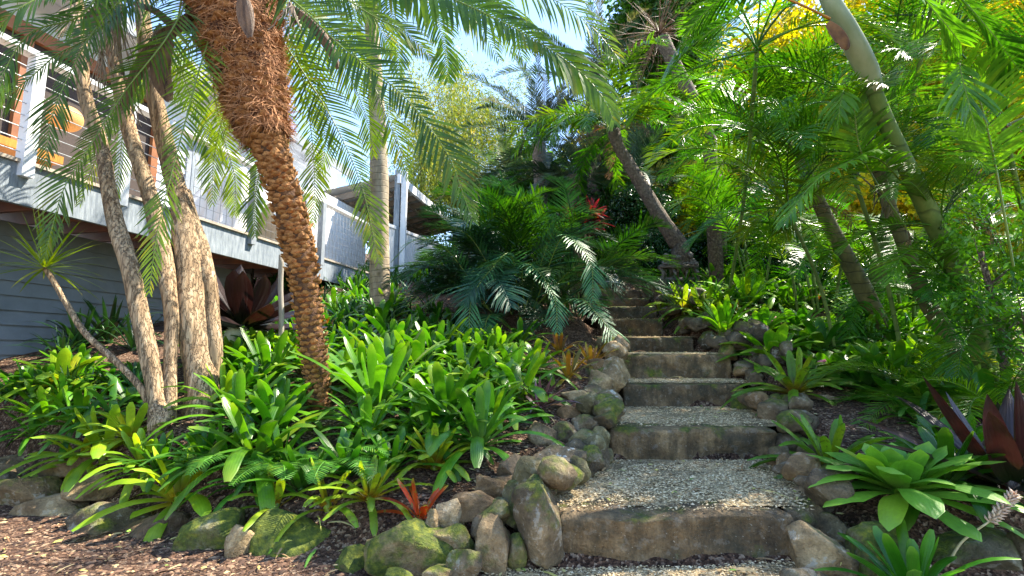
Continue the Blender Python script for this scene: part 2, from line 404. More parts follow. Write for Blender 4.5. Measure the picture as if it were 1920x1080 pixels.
def leaflets(mb, pts, ll, lw, n, t0=.12, ang=50, lift=.1, droop=.6, nseg=3, hero=False, twist=.0, upn=None, jit=.12, ragged=0):
    m = len(pts)-1
    for k in range(n):
        t = t0 + (1-t0)*(k/(n-1))**.95
        u = t*m; i = min(int(u), m-1); f = u-i
        p = pts[i]*(1-f)+pts[i+1]*f
        T = (pts[i+1]-pts[i]).normalized()
        ref = upn if upn is not None else Vector((0, 0, 1))
        S = T.cross(ref)
        if S.length < .15: S = T.cross(Vector((.3, -1, .3)))
        S.normalize(); Nn = S.cross(T).normalized()
        tt = (t-t0)/(1-t0)
        Lk = ll*(.35+.65*math.sin(math.pi*min(1, tt*1.15+.18)**.8)) if tt < .7 else ll*(.95-.75*((tt-.7)/.3)**1.3)
        Lk = max(Lk, ll*.18)
        a = R(ang*(1-.45*tt))
        for s in (-1, 1):
            if ragged and random.random() < ragged: continue
            aa = a + random.uniform(-jit, jit)
            lf = lift+random.uniform(-jit, jit)
            d = S*s*math.sin(aa) + T*math.cos(aa) + Nn*lf
            d.normalize()
            lsd = (T - d*T.dot(d)).normalized()
            if twist: lsd = (lsd + Nn*twist*s).normalized()
            Lx = Lk*random.uniform(.88, 1.08); lw_ = lw*(.55+.45*Lk/ll)
            if hero: blade(mb, p, d, lsd, Lx, lw, 'leaflet', droop, 5, .12)
            else: ribbon(mb, p, d, lsd, Lx, lw_, droop*random.uniform(.7, 1.3), nseg)
def rachis_curve(Ln, elev, sag, n=14):
    pts = [Vector((0, 0, 0))]; e = R(elev)
    for i in range(n):
        t = i/n
        d = Vector((math.cos(e), 0, math.sin(e)))
        pts.append(pts[-1]+d*(Ln/n)); e -= R(sag)/n*(.5+t)
    return pts
def frond_mesh(name, mat, Ln, elev, sag, ll, lw, n, t0=.2, ang=55, lift=.15, droop=.6, nseg=3, rad=.012, **kw):
    mb = MB(); pts = rachis_curve(Ln, elev, sag)
    leaflets(mb, pts, ll, lw, n, t0, ang, lift, droop, nseg, **kw)
    tube(mb, pts, [rad*(1-.8*i/(len(pts)-1)) for i in range(len(pts))], 5, cap=False)
    o = mb.build(name, mat); me = o.data; bpy.data.objects.remove(o); return me

# ------------------------------------------------------------------ terrain
XL = [(2.5, .25), (3.6, .68), (4.8, 1.04), (5.3, 1.13), (6.3, 1.27), (7.0, 1.22), (7.8, 1.22), (8.6, 1.25), (9.4, 1.3), (12, 1.2)]
XR = [(2.5, 1.36), (3.6, 1.82), (4.8, 2.13), (5.3, 2.22), (6.3, 2.2), (7.0, 2.08), (7.8, 2.2), (8.6, 2.28), (9.4, 2.35), (12, 2.3)]
def itp(T, y):
    if y <= T[0][0]: return T[0][1]
    for a, b in zip(T, T[1:]):
        if y <= b[0]: return a[1]+(b[1]-a[1])*(y-a[0])/(b[0]-a[0])
    return T[-1][1]
STEP = [(2.5, .262), (3.6, .50), (4.8, .73), (5.3, 1.0), (6.3, 1.21), (7.0, 1.49), (7.8, 1.73), (8.6, 1.96), (9.4, 2.2)]
def path_z(y):
    z = .03
    for d, h in STEP:
        if y >= d: z = h
    return z
YF = [(-6, 5.0), (-3.4, 3.75), (-2.1, 3.15), (-1.33, 2.75), (-.5, 2.5), (.1, 2.5), (2.0, 2.3), (6, 1.9)]
def sst(a, b, x):
    t = max(0, min(1, (x-a)/(b-a))); return t*t*(3-2*t)
def bed_z(x, y):
    if x < .8: z = .03+.3*(y-2.5)
    else:
        t = sst(.8, 2.2, x); zl = .03+.3*(y-2.5)
        zr = .18+.2*(y-2.4) if y < 4.5 else .60+.335*(y-4.5)
        z = zl*(1-t)+zr*t
    if y > 10: z = bed_z(x, 10)+.22*(y-10) if y > 10.001 else z
    return z
def gz(x, y):
    yf = itp(YF, x)
    s = sst(yf-.05, yf+.4, y)
    z = .03*(1-s) + (bed_z(x, y)+.10)*s + .04*mnoise.noise(Vector((x*1.1, y*1.1, 3)))*s + .012*mnoise.noise(Vector((x*4, y*4, 1)))
    xl, xr = itp(XL, y)-.12, itp(XR, y)+.12
    if y < 2.5: return z
    d = max(xl-x, x-xr)
    if y < 9.6:
        t = sst(-.05, .22, d)
        z = (path_z(y)-.14)*(1-t) + z*t
    return z
def grid(xs, ys, zf):
    mb = MB()
    vs = [Vector((x, y, zf(x, y))) for y in ys for x in xs]
    nx = len(xs)
    mb.add(vs, [(j*nx+i, j*nx+i+1, (j+1)*nx+i+1, (j+1)*nx+i) for j in range(len(ys)-1) for i in range(nx-1)])
    return mb
xs = list(np.arange(-7, 8.01, .09)); ys = list(np.arange(.4, 11, .09))
xs = [-300, -80, -30, -14, -9] + xs + [9, 14, 30, 80, 300]; ys = [-60, -10, -2] + ys + [12, 14, 18, 25, 40, 80, 200, 400]
def gz2(x, y):
    if y > 60: return gz(x, 60)
    return gz(x, y)
tag(grid(xs, ys, gz2).build('ground', 'mulch'), kind='structure')
# near gravel apron
xa = list(np.arange(-.25, 1.9, .06)); ya = list(np.arange(.6, 2.48, .06))
tag(grid(xa, ya, lambda x, y: gz(x, y)+.006+.006*mnoise.noise(Vector((x*6, y*6, 0)))+(-.03 if x < -.1+.1*math.sin(y*5) else 0)).build('gravel_path', 'gravel'), kind='structure')

# steps
stair = empty('stone_stairway', (1.3, 2.5, 0), 'old sandstone block steps with gravel treads climbing between the rock edged beds', 'steps')
def block(mb, x0, x1, y0, y1, z0, z1, seed):
    nx, ny, nzn = 60, 5, 12
    idx = {}; vs = []; fs = []
    def vid(i, j, k):
        key = (i, j, k)
        if key not in idx:
            x = x0+(x1-x0)*i/nx; y = y0+(y1-y0)*j/ny; z = z0+(z1-z0)*k/nzn
            q = Vector((x*3.1+seed, y*3, z*5)); n1 = mnoise.noise(q); n2 = mnoise.noise(q*3.3)
            er = .0
            if k == nzn and j == 0: er = .010
            if i in (0, nx): er += .002
            y += n1*.045+n2*.022+mnoise.noise(q*9)*.006+er
            if k == nzn: z += n1*.016+n2*.012-er
            idx[key] = len(vs); vs.append(Vector((x + (er if i == 0 else -er if i == nx else 0), y, z)))
        return idx[key]
    for i in range(nx):
        for k in range(nzn):
            fs.append((vid(i, 0, k), vid(i+1, 0, k), vid(i+1, 0, k+1), vid(i, 0, k+1)))
        for j in range(ny):
            fs.append((vid(i, j, nzn), vid(i+1, j, nzn), vid(i+1, j+1, nzn), vid(i, j+1, nzn)))
    for j in range(ny):
        for k in range(nzn):
            fs.append((vid(0, j+1, k), vid(0, j, k), vid(0, j, k+1), vid(0, j+1, k+1)))
            fs.append((vid(nx, j, k), vid(nx, j+1, k), vid(nx, j+1, k+1), vid(nx, j, k+1)))
    mb.add(vs, fs)
step_px = [(1048, 1490), (1143, 1455), (1168, 1394), (1160, 1370), (1142, 1300), (1125, 1242), (1110, 1232), (1095, 1218), (1090, 1204)]
step_rects = []
for k, (D, z) in enumerate(STEP):
    zb = (STEP[k-1][1] if k else .03)-.15
    x0 = at(step_px[k][0], 600, D).x; x1 = at(step_px[k][1], 600, D).x
    dx = {0: -.0, 1: 0}.get(k, 0)
    py = [965, 800, 720, 664, 632, 597, 575, 557, 542][k]
    x0 = at(step_px[k][0], py, D).x; x1 = at(step_px[k][1], py, D).x
    cuts = [x0, x1]
    for a, b in zip(cuts, cuts[1:]):
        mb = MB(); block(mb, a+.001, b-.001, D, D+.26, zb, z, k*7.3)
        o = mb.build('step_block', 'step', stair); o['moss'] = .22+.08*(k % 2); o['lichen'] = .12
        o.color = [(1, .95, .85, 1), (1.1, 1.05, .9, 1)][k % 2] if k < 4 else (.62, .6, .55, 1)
    # gravel tread behind
    D2 = STEP[k+1][0] if k+1 < len(STEP) else D+2.2
    xa = list(np.linspace(x0-.10, x1+.10, 22)); ya = list(np.linspace(D+.14, D2+.06, 14))
    zz = z
    zt = lambda x, y: zz-.004+.02*(y-D)/(D2-D)+.010*mnoise.noise(Vector((x*5, y*5, zz)))+.012*sst(.0, .3, y-D-.14)
    gm = grid(xa, ya, zt)
    if k < 4:
        for p in gm.v:
            f = max(0, min(1, (p.y-D-.14)/(D2-D-.14))); u = (p.x-xa[0])/(xa[-1]-xa[0])
            la, ra = xa[0], xa[-1]; lb, rb = itp(XL, D2)-.12, itp(XR, D2)+.12
            p.x = (la+(lb-la)*f)*(1-u)+(ra+(rb-ra)*f)*u + .02*mnoise.noise(Vector((p.y*7, u*2, 0)))
    o = gm.build('gravel_tread', 'gravel', stair)
    step_rects.append((x0, x1, D, D2, z))

def chips(name, n, sampler, smin, smax, mat, flat=.45):
    V = []; F = []
    base = np.array([(-1, -.7, 0), (1, -.8, 0), (.8, .8, 0), (-.9, .7, 0), (0, 0, 1)], dtype=float)
    fs = [(0, 1, 4), (1, 2, 4), (2, 3, 4), (3, 0, 4)]
    for i in range(n):
        x, y, z = sampler()
        s = smin+(smax-smin)*random.random()**3; a = random.random()*6.28
        c, sn = math.cos(a)*s, math.sin(a)*s; el = random.uniform(.45, 1)
        tz = random.uniform(-.5, .5)
        b = len(V)
        for (u, v, ww) in base:
            u2 = u*random.uniform(.7, 1.2); v2 = v*el*random.uniform(.7, 1.2)
            V.append((x+u2*c-v2*sn, y+u2*sn+v2*c, z+(ww*flat+tz*u*flat)*s))
        F += [tuple(q+b for q in f) for f in fs]
    mb = MB(); mb.add(V, F); o = mb.build(name, mat, smooth=False)
    return o
def s_gravel():
    r = random.random()
    if r < .2:
        x = random.uniform(-.12, 1.85); y = 2.47-random.random()**1.3*.5
        return x, y, gz(x, y)+.010
    k = min(int(random.random()**1.7*5), 4) if r < .9 else random.randint(0, 6)
    x0, x1, D, D2, z = step_rects[k]
    y = D+.03+random.random()*(D2-D); 
    if y < D+.17 and random.random() < .6: y = D+.17+random.random()*(D2-D-.17)
    f = (y-D)/(D2-D); lb, rb = (itp(XL, D2), itp(XR, D2)) if k < 4 else (x0, x1)
    x = random.uniform(x0+(lb-x0)*f-.06, x1+(rb-x1)*f+.10)
    return x, y, z+.010+.02*(y-D)/(D2-D)
tag(chips('gravel_chips', 36000, s_gravel, .003, .010, 'gravelchips'), 'pale crushed gravel loose on the treads and path', 'gravel', kind='stuff')
def s_mulch():
    while True:
        r = random.random()
        if r < .55: x = random.uniform(-3.6, .3); y = random.uniform(1.9, 4.2)
        elif r < .8: x = random.uniform(-3, .9); y = random.uniform(2.4, 4.0)
        else: x = random.uniform(1.5, 4.0); y = random.uniform(2.2, 5)
        if y > 2.5 and itp(XL, y)-.1 < x < itp(XR, y)+.15: continue
        return x, y, gz(x, y)+.002
tag(chips('bark_mulch_chips', 24000, s_mulch, .005, .022, 'mulchchips', .35), 'red brown bark mulch scattered over the beds', 'mulch', kind='stuff')
def s_litter():
    if random.random() < .35: return s_gravel()
    return s_mulch()
mb = MB()
for i in range(900):
    x, y, z = s_litter(); a = random.random()*6.28
    d = Vector((math.cos(a), math.sin(a), random.uniform(-.1, .4))); s = Vector((-math.sin(a), math.cos(a), random.uniform(-.4, .4)))
    blade(mb, (x, y, z+.012), d, s, random.uniform(.02, .06), random.uniform(.008, .02), 'oval', 1.2, 3, .2)
for i in range(90):
    x, y, z = s_litter(); a = random.random()*6.28
    d = Vector((math.cos(a), math.sin(a), random.uniform(.0, .3))); s = Vector((-math.sin(a), math.cos(a), random.uniform(-.3, .3)))
    blade(mb, (x, y, z+.015), d, s, random.uniform(.08, .22), random.uniform(.006, .022), 'sword', 1.0, 5, .3)
tag(mb.build('leaf_litter', 'litter'), 'small fallen dry leaves scattered on the gravel and mulch', 'leaf litter', kind='stuff')

# ------------------------------------------------------------------ rocks
def rock_mb(c, hw, hd, hh, seed, ang=.5, sub=3, rot=0):
    import bmesh
    bm = bmesh.new(); bmesh.ops.create_icosphere(bm, subdivisions=sub, radius=1)
    r = random.Random(seed)
    planes = []
    for i in range(13):
        n = Vector((r.gauss(0, 1), r.gauss(0, 1), r.gauss(0, .9))).normalized(); planes.append((n, r.uniform(.5, .82)))
    mb = MB(); vs = []
    cr, sr = math.cos(rot), math.sin(rot)
    for v in bm.verts:
        p = v.co.copy()
        for n, d in planes:
            k = p.dot(n)-d
            if k > 0: p -= n*k*.97
        nn = 1+.12*mnoise.noise(p*1.7+Vector((seed, 0, 0)))+.09*abs(mnoise.noise(p*3.5+Vector((0, seed, 0))))+.035*mnoise.noise(p*9)
        p *= nn*1.22
        x, z = p.x*hw, p.z*hh
        vs.append(Vector((c.x + x*cr - z*sr, c.y+p.y*hd, c.z + x*sr + z*cr)))
    fs = [tuple(v.index for v in f.verts) for f in bm.faces]
    bm.free(); mb.add(vs, fs); return mb
ROCKN = [0]
def rock(px, py, wp, hp, D, color=(1, 1, 1), moss=.2, lichen=.1, label=None, group='rocks edging the beds', ang=.6, rot=None, sub=4):
    ROCKN[0] += 1; sd = ROCKN[0]*3.7
    hw = mpx(wp, D)/2*1.14; hh = mpx(hp, D)/2*1.14
    c = at(px, py, D+hw*.5)
    mb = rock_mb(c, hw, max(min(hw, hh)*1.15, hw*.75), hh, sd, ang, sub, random.uniform(-.25, .25) if rot is None else rot)
    o = mb.build('rock', 'rock'); recenter(o, (c.x, c.y, c.z-hh))
    o.color = (*color, 1); o['moss'] = float(moss); o['lichen'] = float(lichen)
    return tag(o, label, 'rock', group)
DK = (.55, .52, .46); GR = (.92, .86, .76); BR = (1.05, .85, .62); TAN = (1.45, 1.3, 1.05); OL = (.8, .85, .6)
GL = 'rocks edging the left bed'; GS = 'dry stone edging left of the steps'; GRR = 'rocks walling the right bed'; GU = 'dark rocks right of the upper steps'
for a in [
 (47,743,56,40,4.7,GR,.5,.2,'mossy grey rock on the mulch at the left photo edge, below the weatherboards',GL),
 (33,880,82,56,3.95,GR,.1,.2,'smooth grey rock on the left photo edge in front of the lime bromeliads',GL),
 (10,830,70,60,4.3,TAN,.1,.1,'sunlit tan rock at the left photo edge above the smooth grey one',GL),
 (140,870,105,50,3.7,BR,.1,.1,'flat brown rock tucked under the white-tipped leaf of the lime bromeliads',GL),
 (10,915,36,50,3.8,DK,.2,.1,'small dark rock cut by the left photo edge beside the mulch path',GL),
 (66,922,100,66,3.45,BR,.45,.3,'long brown rock with sun-streaked mossy top in the left border',GL),
 (112,965,110,70,3.25,TAN,.15,.2,'rock with pale tan right face standing below the long streaked rock',GL),
 (180,917,78,40,3.35,TAN,.1,.2,'pale small angular rock between the long streaked rock and the hero bromeliad',GL),
 (202,988,138,66,3.0,DK,.2,.3,'dark wide rock with a small lichen patch under the drooping bromeliad leaves',GL),
 (292,1005,118,54,2.9,(.7,.55,.45),.15,.05,'low dark brown rock half sunk in mulch below the big lime bromeliad',GL),
 (403,1008,95,90,2.78,OL,.75,.2,'rounded mossy rock immediately left of the tan block in the front border',GL),
 (458,1022,52,76,2.68,TAN,.2,.1,'upright tan block wedged between two mossy rocks in the front border',GL),
 (548,1032,150,95,2.65,OL,.75,.15,'widest dark mossy boulder of the front border, below the spotted bromeliads',GL),
 (665,1064,62,52,2.48,OL,.95,.0,'low bright mossy rock left of the two-tone boulder at the bottom edge',GL),
 (772,1036,128,92,2.42,TAN,.72,.1,'big rounded two-tone boulder, moss on its left and tan on its right',GL),
 (850,1017,64,64,2.5,TAN,.6,.2,'mossy cube-like rock right of the two-tone boulder',GL),
 (842,967,52,48,2.6,(2.1,2.0,1.8),.0,.3,'whitish sunlit rock just right of the red bromeliad',GL),
 (812,985,28,46,2.55,TAN,.3,.2,'narrow pale rock under the red bromeliad',GL),
 (872,1060,58,54,2.33,GR,.3,.6,'grey rock with a white lichen patch at the foot of the border',GL),
 (825,1078,66,34,2.3,TAN,.3,.2,'pale low rock cut by the bottom photo edge under the two-tone boulder',GL),
 (750,1082,50,24,2.28,OL,.95,.0,'small bright mossy rock cut by the bottom photo edge',GL),
 (927,1027,78,88,2.45,TAN,.4,.1,'tall tan rock with mossy left shoulder in the corner of the bed',GS),
 (970,1035,34,46,2.48,OL,.75,.1,'small mossy wedge between the tall tan rock and the standing grey stone',GS),
 (1013,990,74,140,2.5,GR,.38,.35,'largest standing grey stone against the left end of the bottom step',GS),
 (970,960,52,78,2.65,OL,.6,.2,'mossy upright rock left of the standing grey stone',GS),
 (927,967,50,48,2.6,OL,.6,.1,'mossy dark rock under the brown rocks at the bed corner',GS),
 (887,947,64,46,2.62,BR,.15,.1,'tan brown rock leaning over the bed corner',GS),
 (905,995,40,36,2.55,GR,.3,.1,'small grey rock squeezed under the tan brown one',GS),
 (917,918,64,42,2.8,BR,.2,.1,'brown rounded rock on top of the bed corner',GS),
 (960,885,52,54,3.0,(.95,.85,.75),.1,.05,'pointed brown grey rock topping the edging above the bed corner',GS),
 (945,907,38,32,2.9,BR,.1,.1,'small brown rock behind the rounded brown one',GS),
 (983,920,50,30,2.82,OL,.45,.1,'olive flat rock above the mossy upright rock',GS),
 (1018,918,48,38,2.78,OL,1.0,.0,'bright moss capped rock at the left of the lowest tread',GS),
 (1053,907,32,26,2.85,GR,.2,.1,'small grey rock beside the lowest tread',GS),
 (1053,878,90,58,3.0,GR,.1,1.0,'dark rock blotched with white lichen beside the lowest tread',GS),
 (1100,872,46,52,3.12,DK,.35,.2,'dark rounded rock right of the lichen blotched one',GS),
 (1122,862,30,46,3.3,DK,.2,.1,'narrow dark rock touching the second step',GS),
 (1023,823,52,56,3.5,GR,.2,.1,'smooth grey rock beside the green bromeliads, left in the edging',GS),
 (1057,813,40,30,3.55,GR,.3,.3,'grey green rock next to the smooth grey one',GS),
 (1087,828,44,34,3.4,OL,.35,.2,'olive rock in the middle of the edging at the second step',GS),
 (1073,852,42,26,3.3,OL,.55,.1,'small mossy rock above the lichen blotched one',GS),
 (1097,803,40,36,3.65,GR,.3,.2,'angular grey rock level with the top of the second step',GS),
 (1127,830,30,44,3.5,OL,.3,.2,'upright dark green rock against the second step',GS),
 (1130,795,28,26,3.75,GR,.2,.1,'small round rock at the end of the second step',GS),
 (1137,777,50,32,3.9,GR,.2,.9,'lichen patched rock at the second tread',GS),
 (1140,748,40,30,4.2,GR,.1,1.0,'white lichen topped rock at the third step',GS),
 (1093,763,32,24,4.0,OL,.4,.1,'small green rock by the purple bromeliad',GS),
 (1068,775,36,28,3.9,BR,.1,.1,'brown rock just right of the purple bromeliad',GS),
 (1080,747,42,26,4.2,TAN,.1,.1,'tan rock behind the purple bromeliad',GS),
 (1043,842,26,24,3.45,GR,.1,.1,'tiny grey rock below the smooth grey one',GS),
 (1155,705,48,58,4.75,TAN,.3,.5,'sunlit golden rock at the third riser, upper in the edging',GS),
 (1120,722,44,40,4.5,TAN,.3,.3,'golden lichen rock left of the third step',GS),
 (1150,668,42,40,5.2,TAN,.2,.4,'tan rounded rock beside the fourth tread',GS),
 (1120,690,40,36,4.9,BR,.2,.2,'brown rock under the rusty bromeliads',GS),
 (1105,735,34,26,4.3,GR,.2,.3,'grey rock between the golden rocks and the purple bromeliad',GS),
 (1438,767,44,44,4.35,GR,.1,.1,'first grey rock right of the third step',GRR),
 (1493,767,80,40,4.25,GR,.15,.2,'wide grey rock with pale top in the upper course of the right wall',GRR),
 (1553,772,68,52,4.15,GR,.1,.1,'rounded grey rock in the middle of the upper course of the right wall',GRR),
 (1603,778,64,34,4.1,OL,.3,.1,'oval green grey rock ending the upper course of the right wall',GRR),
 (1493,802,84,40,3.95,GR,.3,.1,'long rock under the wide pale topped one in the right wall',GRR),
 (1563,813,60,48,3.85,BR,.2,.1,'brown rock in the second course behind the strap bromeliad',GRR),
 (1625,812,72,54,3.8,GR,.15,.2,'broad grey rock behind the cabbage-like bromeliad',GRR),
 (1470,838,54,50,3.65,DK,.2,.1,'dark rock at the right end of the second step',GRR),
 (1470,873,40,30,3.4,(.9,.75,.6),.1,.1,'small brown rock at the right edge of the lowest tread',GRR),
 (1507,890,66,70,3.15,GR,.1,.1,'smooth grey rock under the strap bromeliad beside the lowest tread',GRR),
 (1515,935,48,46,2.9,GR,.3,.1,'dim rock between the smooth grey one and the tan grey boulder',GRR),
 (1570,952,112,74,2.78,(1.1,1.0,.9),.15,.2,'tan grey boulder with sloping top, right of the lowest tread',GRR),
 (1683,985,122,68,2.62,(.85,.9,.8),.3,.4,'grey green boulder under the drooping cabbage-like leaf',GRR),
 (1820,983,190,78,2.62,BR,.25,.2,'long smooth brown boulder at the right photo edge',GRR),
 (1560,1005,70,56,2.55,(.7,.7,.6),.3,.2,'dark flat rock above the lichen marked tan rock',GRR),
 (1527,1032,96,84,2.4,TAN,.2,.5,'tan rock with white lichen streak against the bottom step',GRR),
 (1643,1052,124,104,2.38,OL,.8,.2,'big mossy rounded boulder near the bottom right',GRR),
 (1820,1032,162,84,2.38,(.6,.65,.55),.4,.3,'dark grey boulder beneath the long brown one',GRR),
 (1918,1045,34,66,2.38,DK,.2,.1,'dark rock cut by the right photo edge at the bottom',GRR),
 (1497,1084,84,24,2.2,GR,.1,.3,'flat pale rock cut by the bottom photo edge at the step foot',GRR),
 (1512,968,74,56,2.62,GR,.3,.2,'grey rock filling the right front corner of the lowest tread',GRR),
 (1720,1075,60,40,2.3,DK,.3,.1,'dark rock hidden under the bottom right bromeliad',GRR),
 (1400,760,50,44,4.6,DK,.7,.1,'mossy dark rock at the right end of the third tread',GRR),
 (1272,535,92,60,9.2,GR,.3,.3,'flat topped rock carrying the dark carved ornament',GU),
 (1228,548,48,44,9.0,DK,.2,.5,'grey rock at the right end of the top step',GU),
 (1195,540,36,22,9.9,GR,.1,.3,'pale small rock beyond the top step',GU),
]:
    rock(a[0], a[1], a[2], a[3], a[4], a[5], a[6], a[7], a[8], a[9])
# dark small rocks right of steps 4..8
random.seed(77)
rows = []
for k in range(46):
    D = 4.9 + 3.4*(k/46)
    xr = itp(XR, D)
    rows.append((D, xr+random.uniform(.10, .55), k))
ordn = ['first','second','third','fourth','fifth','sixth','seventh','eighth','ninth','tenth','eleventh','twelfth','thirteenth','fourteenth','fifteenth','sixteenth','seventeenth','eighteenth','nineteenth','twentieth']
def nth(k): 
    k += 1
    if k <= 20: return ordn[k-1]
    s = 'th' if 10 <= k % 100 <= 20 else {1: 'st', 2: 'nd', 3: 'rd'}.get(k % 10, 'th')
    return f'{k}{s}'
for D, x, k in rows:
    off = x-itp(XR, D)
    z = path_z(D)+.06+off*.45+random.uniform(0, .06)
    hw = random.uniform(.07, .13); hh = hw*random.uniform(.6, .95)
    c = Vector((x, D, z))
    o = rock_mb(c, hw, hw, hh, k*5.1+200, .7, 2, random.uniform(-.4, .4)).build('rock', 'rock'); recenter(o, (x, D, z-hh))
    o.color = (.42, .42, .42, 1) if k % 4 else (.7, .72, .75, 1); o['moss'] = random.choice([.1, .2, .5]); o['lichen'] = random.choice([0., .1, .5])
    tag(o, f'{"pale" if k % 4 == 0 else "dark"} small rock in the heap right of the upper steps, {nth(k)} going uphill', 'rock', GU)
# extra filler stones in the left edging up the steps
for k in range(54):
    D = 2.55+k*.063
    x = itp(XL, D)-random.uniform(.03, .30); z = path_z(D)+random.uniform(.02, .16)
    if D > 5.3: x = itp(XL, D)-random.uniform(.0, .2)
    hw = random.uniform(.07, .11); hh = hw*random.uniform(.6, .95)
    o = rock_mb(Vector((x, D, z)), hw, hw, hh, k*3.3+400, .7, 2, random.uniform(-.4, .4)).build('rock', 'rock'); recenter(o, (x, D, z-hh))
    o.color = random.choice([(*DK, 1), (*GR, 1), (*OL, 1)]); o['moss'] = random.choice([.1, .3, .6]); o['lichen'] = .2
    tag(o, f'small chinking stone behind the left edging, {nth(k)} going uphill from the bottom step', 'rock', GS)

for k in range(34):
    D = 2.62+k*.09
    x = itp(XR, D)+random.uniform(-.04, .30); z = path_z(D)+random.uniform(.0, .14)
    hw = random.uniform(.06, .12); hh = hw*random.uniform(.6, .95)
    o = rock_mb(Vector((x, D, z)), hw, hw, hh, k*3.9+600, .7, 3, random.uniform(-.4, .4)).build('rock', 'rock'); recenter(o, (x, D, z-hh))
    o.color = random.choice([(*DK, 1), (*GR, 1), (*BR, 1)]); o['moss'] = random.choice([.1, .3, .5]); o['lichen'] = .2
    tag(o, f'small chinking stone at the right tread ends, {nth(k)} going uphill from the bottom step', 'rock', GRR)

# ------------------------------------------------------------------ house
P1 = at(67, 387, 4.6); P2 = at(640, 535, 9.8)
HA = Vector((P2.x-P1.x, P2.y-P1.y, 0)).normalized(); HN = Vector((-HA.y, HA.x, 0)); UZ = Vector((0, 0, 1))
ZB = (P1.z*.5+P2.z*.5)
O0 = Vector((P1.x, P1.y, 0))
def H(s, w_, z): return O0 + HA*s + HN*w_ + UZ*z
def hs(px, py, w_=0):
    q = at(px, py, 1.0)       # ray (x, 1, .)
    r = q.x
    # (O0+HN*w).x + HA.x*s = r*((O0+HN*w).y + HA.y*s)
    b = O0+HN*w_
    return (r*b.y-b.x)/(HA.x-r*HA.y)
def hz(px, py, w_=0):
    s = hs(px, py, w_); return at(px, py, (O0+HN*w_+HA*s).y).z
def hbox(mb, s0, s1, w0, w1, z0, z1):
    box(mb, H((s0+s1)/2, (w0+w1)/2, (z0+z1)/2), HA, HN, UZ, abs(s1-s0)/2, abs(w1-w0)/2, abs(z1-z0)/2)
def bar(mb, p, q, r, seg=6): tube(mb, [p, q], [r, r], seg)
def beam(mb, p, q, wd, ht):
    d = (q-p); ln = d.length; d.normalize(); sd = d.cross(UZ).normalized(); u = sd.cross(d)
    box(mb, (p+q)/2, d, sd, u, ln/2, wd/2, ht/2)
house = empty('house', H(0, 0, ZB), 'grey and white timber house with raised deck behind the palms at left', 'house')
FH = .37; ZD = ZB+FH
SE = hs(745, 560)   # end of the deck
mb = MB(); hbox(mb, -3, SE, 0, .05, ZB, ZD); deckf = mb.build('deck_fascia', 'fascia', house, smooth=False)
mb = MB(); hbox(mb, -3, SE, -.03, 2.1, ZD+.002, ZD+.035); mb.build('deck', 'decktop', house, smooth=False)
mb = MB()
for k in range(30): s = -2.8+k*.45; hbox(mb, s, s+.05, .052, 2.1, ZB+.12, ZD) if s < SE else None
mb.build('joists', 'browntimber', house, smooth=False)
# under-floor weatherboard wall, set back under the deck
mb = MB(); z0 = .25
bh = .15; nb = int((ZB-z0)/bh)+1
for k in range(nb):
    za = z0+k*bh; zb = min(za+bh, ZB+.1)
    s0, s1 = -3, 3.9
    A = [H(s0, .80, za), H(s1, .80, za), H(s1, .825, zb), H(s0, .825, zb), H(s0, .83, za), H(s1, .83, za)]
    mb.add(A, [(0, 1, 2, 3), (4, 5, 1, 0)])
mb.build('weatherboard_wall', 'boards', house, smooth=False)
mb = MB(); hbox(mb, 3.9, 12, 1.6, 1.7, .3, ZB+.1); hbox(mb, 3.85, 3.9, .8, 1.7, .3, ZB+.1); mb.build('underfloor_shade', 'dark', house, smooth=False)  # near-black panels paint the deep shade under the deck
# railing posts
rail = MB(); RZ = ZD+1.03
hbox(rail, -2.5, hs(745, 400), -.05, .07, RZ-.0, RZ+.05)
toprail = rail.build('handrail', 'whitepaint', house, smooth=False)
for px, py in [(45, 310), (225, 360), (470, 440), (600, 470), (735, 510)]:
    s = hs(px, py, 0); mb = MB(); hbox(mb, s-.05, s+.05, -.062, .04, ZD-.12, RZ-.003); mb.build('rail_post', 'greypaint' if px > 300 else 'whitepaint', house, smooth=False)
s_mid = hs(345, 400)
for k in range(8):
    mb = MB(); z = ZD+.1+k*.115; bar(mb, H(-2.5, -.01, z), H(s_mid, -.01, z), .005, 5); mb.build('rail_cable', 'wire', house)
mb = MB(); sA, sB = s_mid+.1, hs(735, 510)
k = 0; s = sA
while s < sB: bar(mb, H(s, -.01, ZD+.03), H(s, -.01, RZ), .0028, 4); s += .115
z = ZD+.06
while z < RZ: bar(mb, H(sA, -.013, z), H(sB, -.013, z), .0028, 4); z += .115
mb.build('mesh_panel', 'meshwire', house)
# house wall behind the deck
W0 = 2.1; EZ = hz(620, 300, 1.5)
sa, sb, sc_, sd = -3, hs(150, 200, W0), hs(330, 200, W0), SE+.5
ZW = hz(110, 85, W0)
mb = MB(); hbox(mb, sa, sb+1.2, W0+.1, W0+.2, ZW-.05, EZ+.1); mb.build('upper_panel', 'whitewall', house, smooth=False)
mb = MB(); hbox(mb, sa, sb+1.2, W0, W0+.08, ZD, ZW); mb.build('dark_screen_wall', 'brownwall', house, smooth=False)
mb = MB()
for k in range(int((EZ-ZD)/.14)+1):
    za = ZD+k*.14
    A = [H(sb+1.2, W0-.03, za), H(sd, W0-.03, za), H(sd, W0, za+.14), H(sb+1.2, W0, za+.14), H(sb+1.2, W0, za), H(sd, W0, za)]
    mb.add(A, [(0, 1, 2, 3), (4, 5, 1, 0)])
mb.build('white_board_wall', 'whitepaint', house, smooth=False)
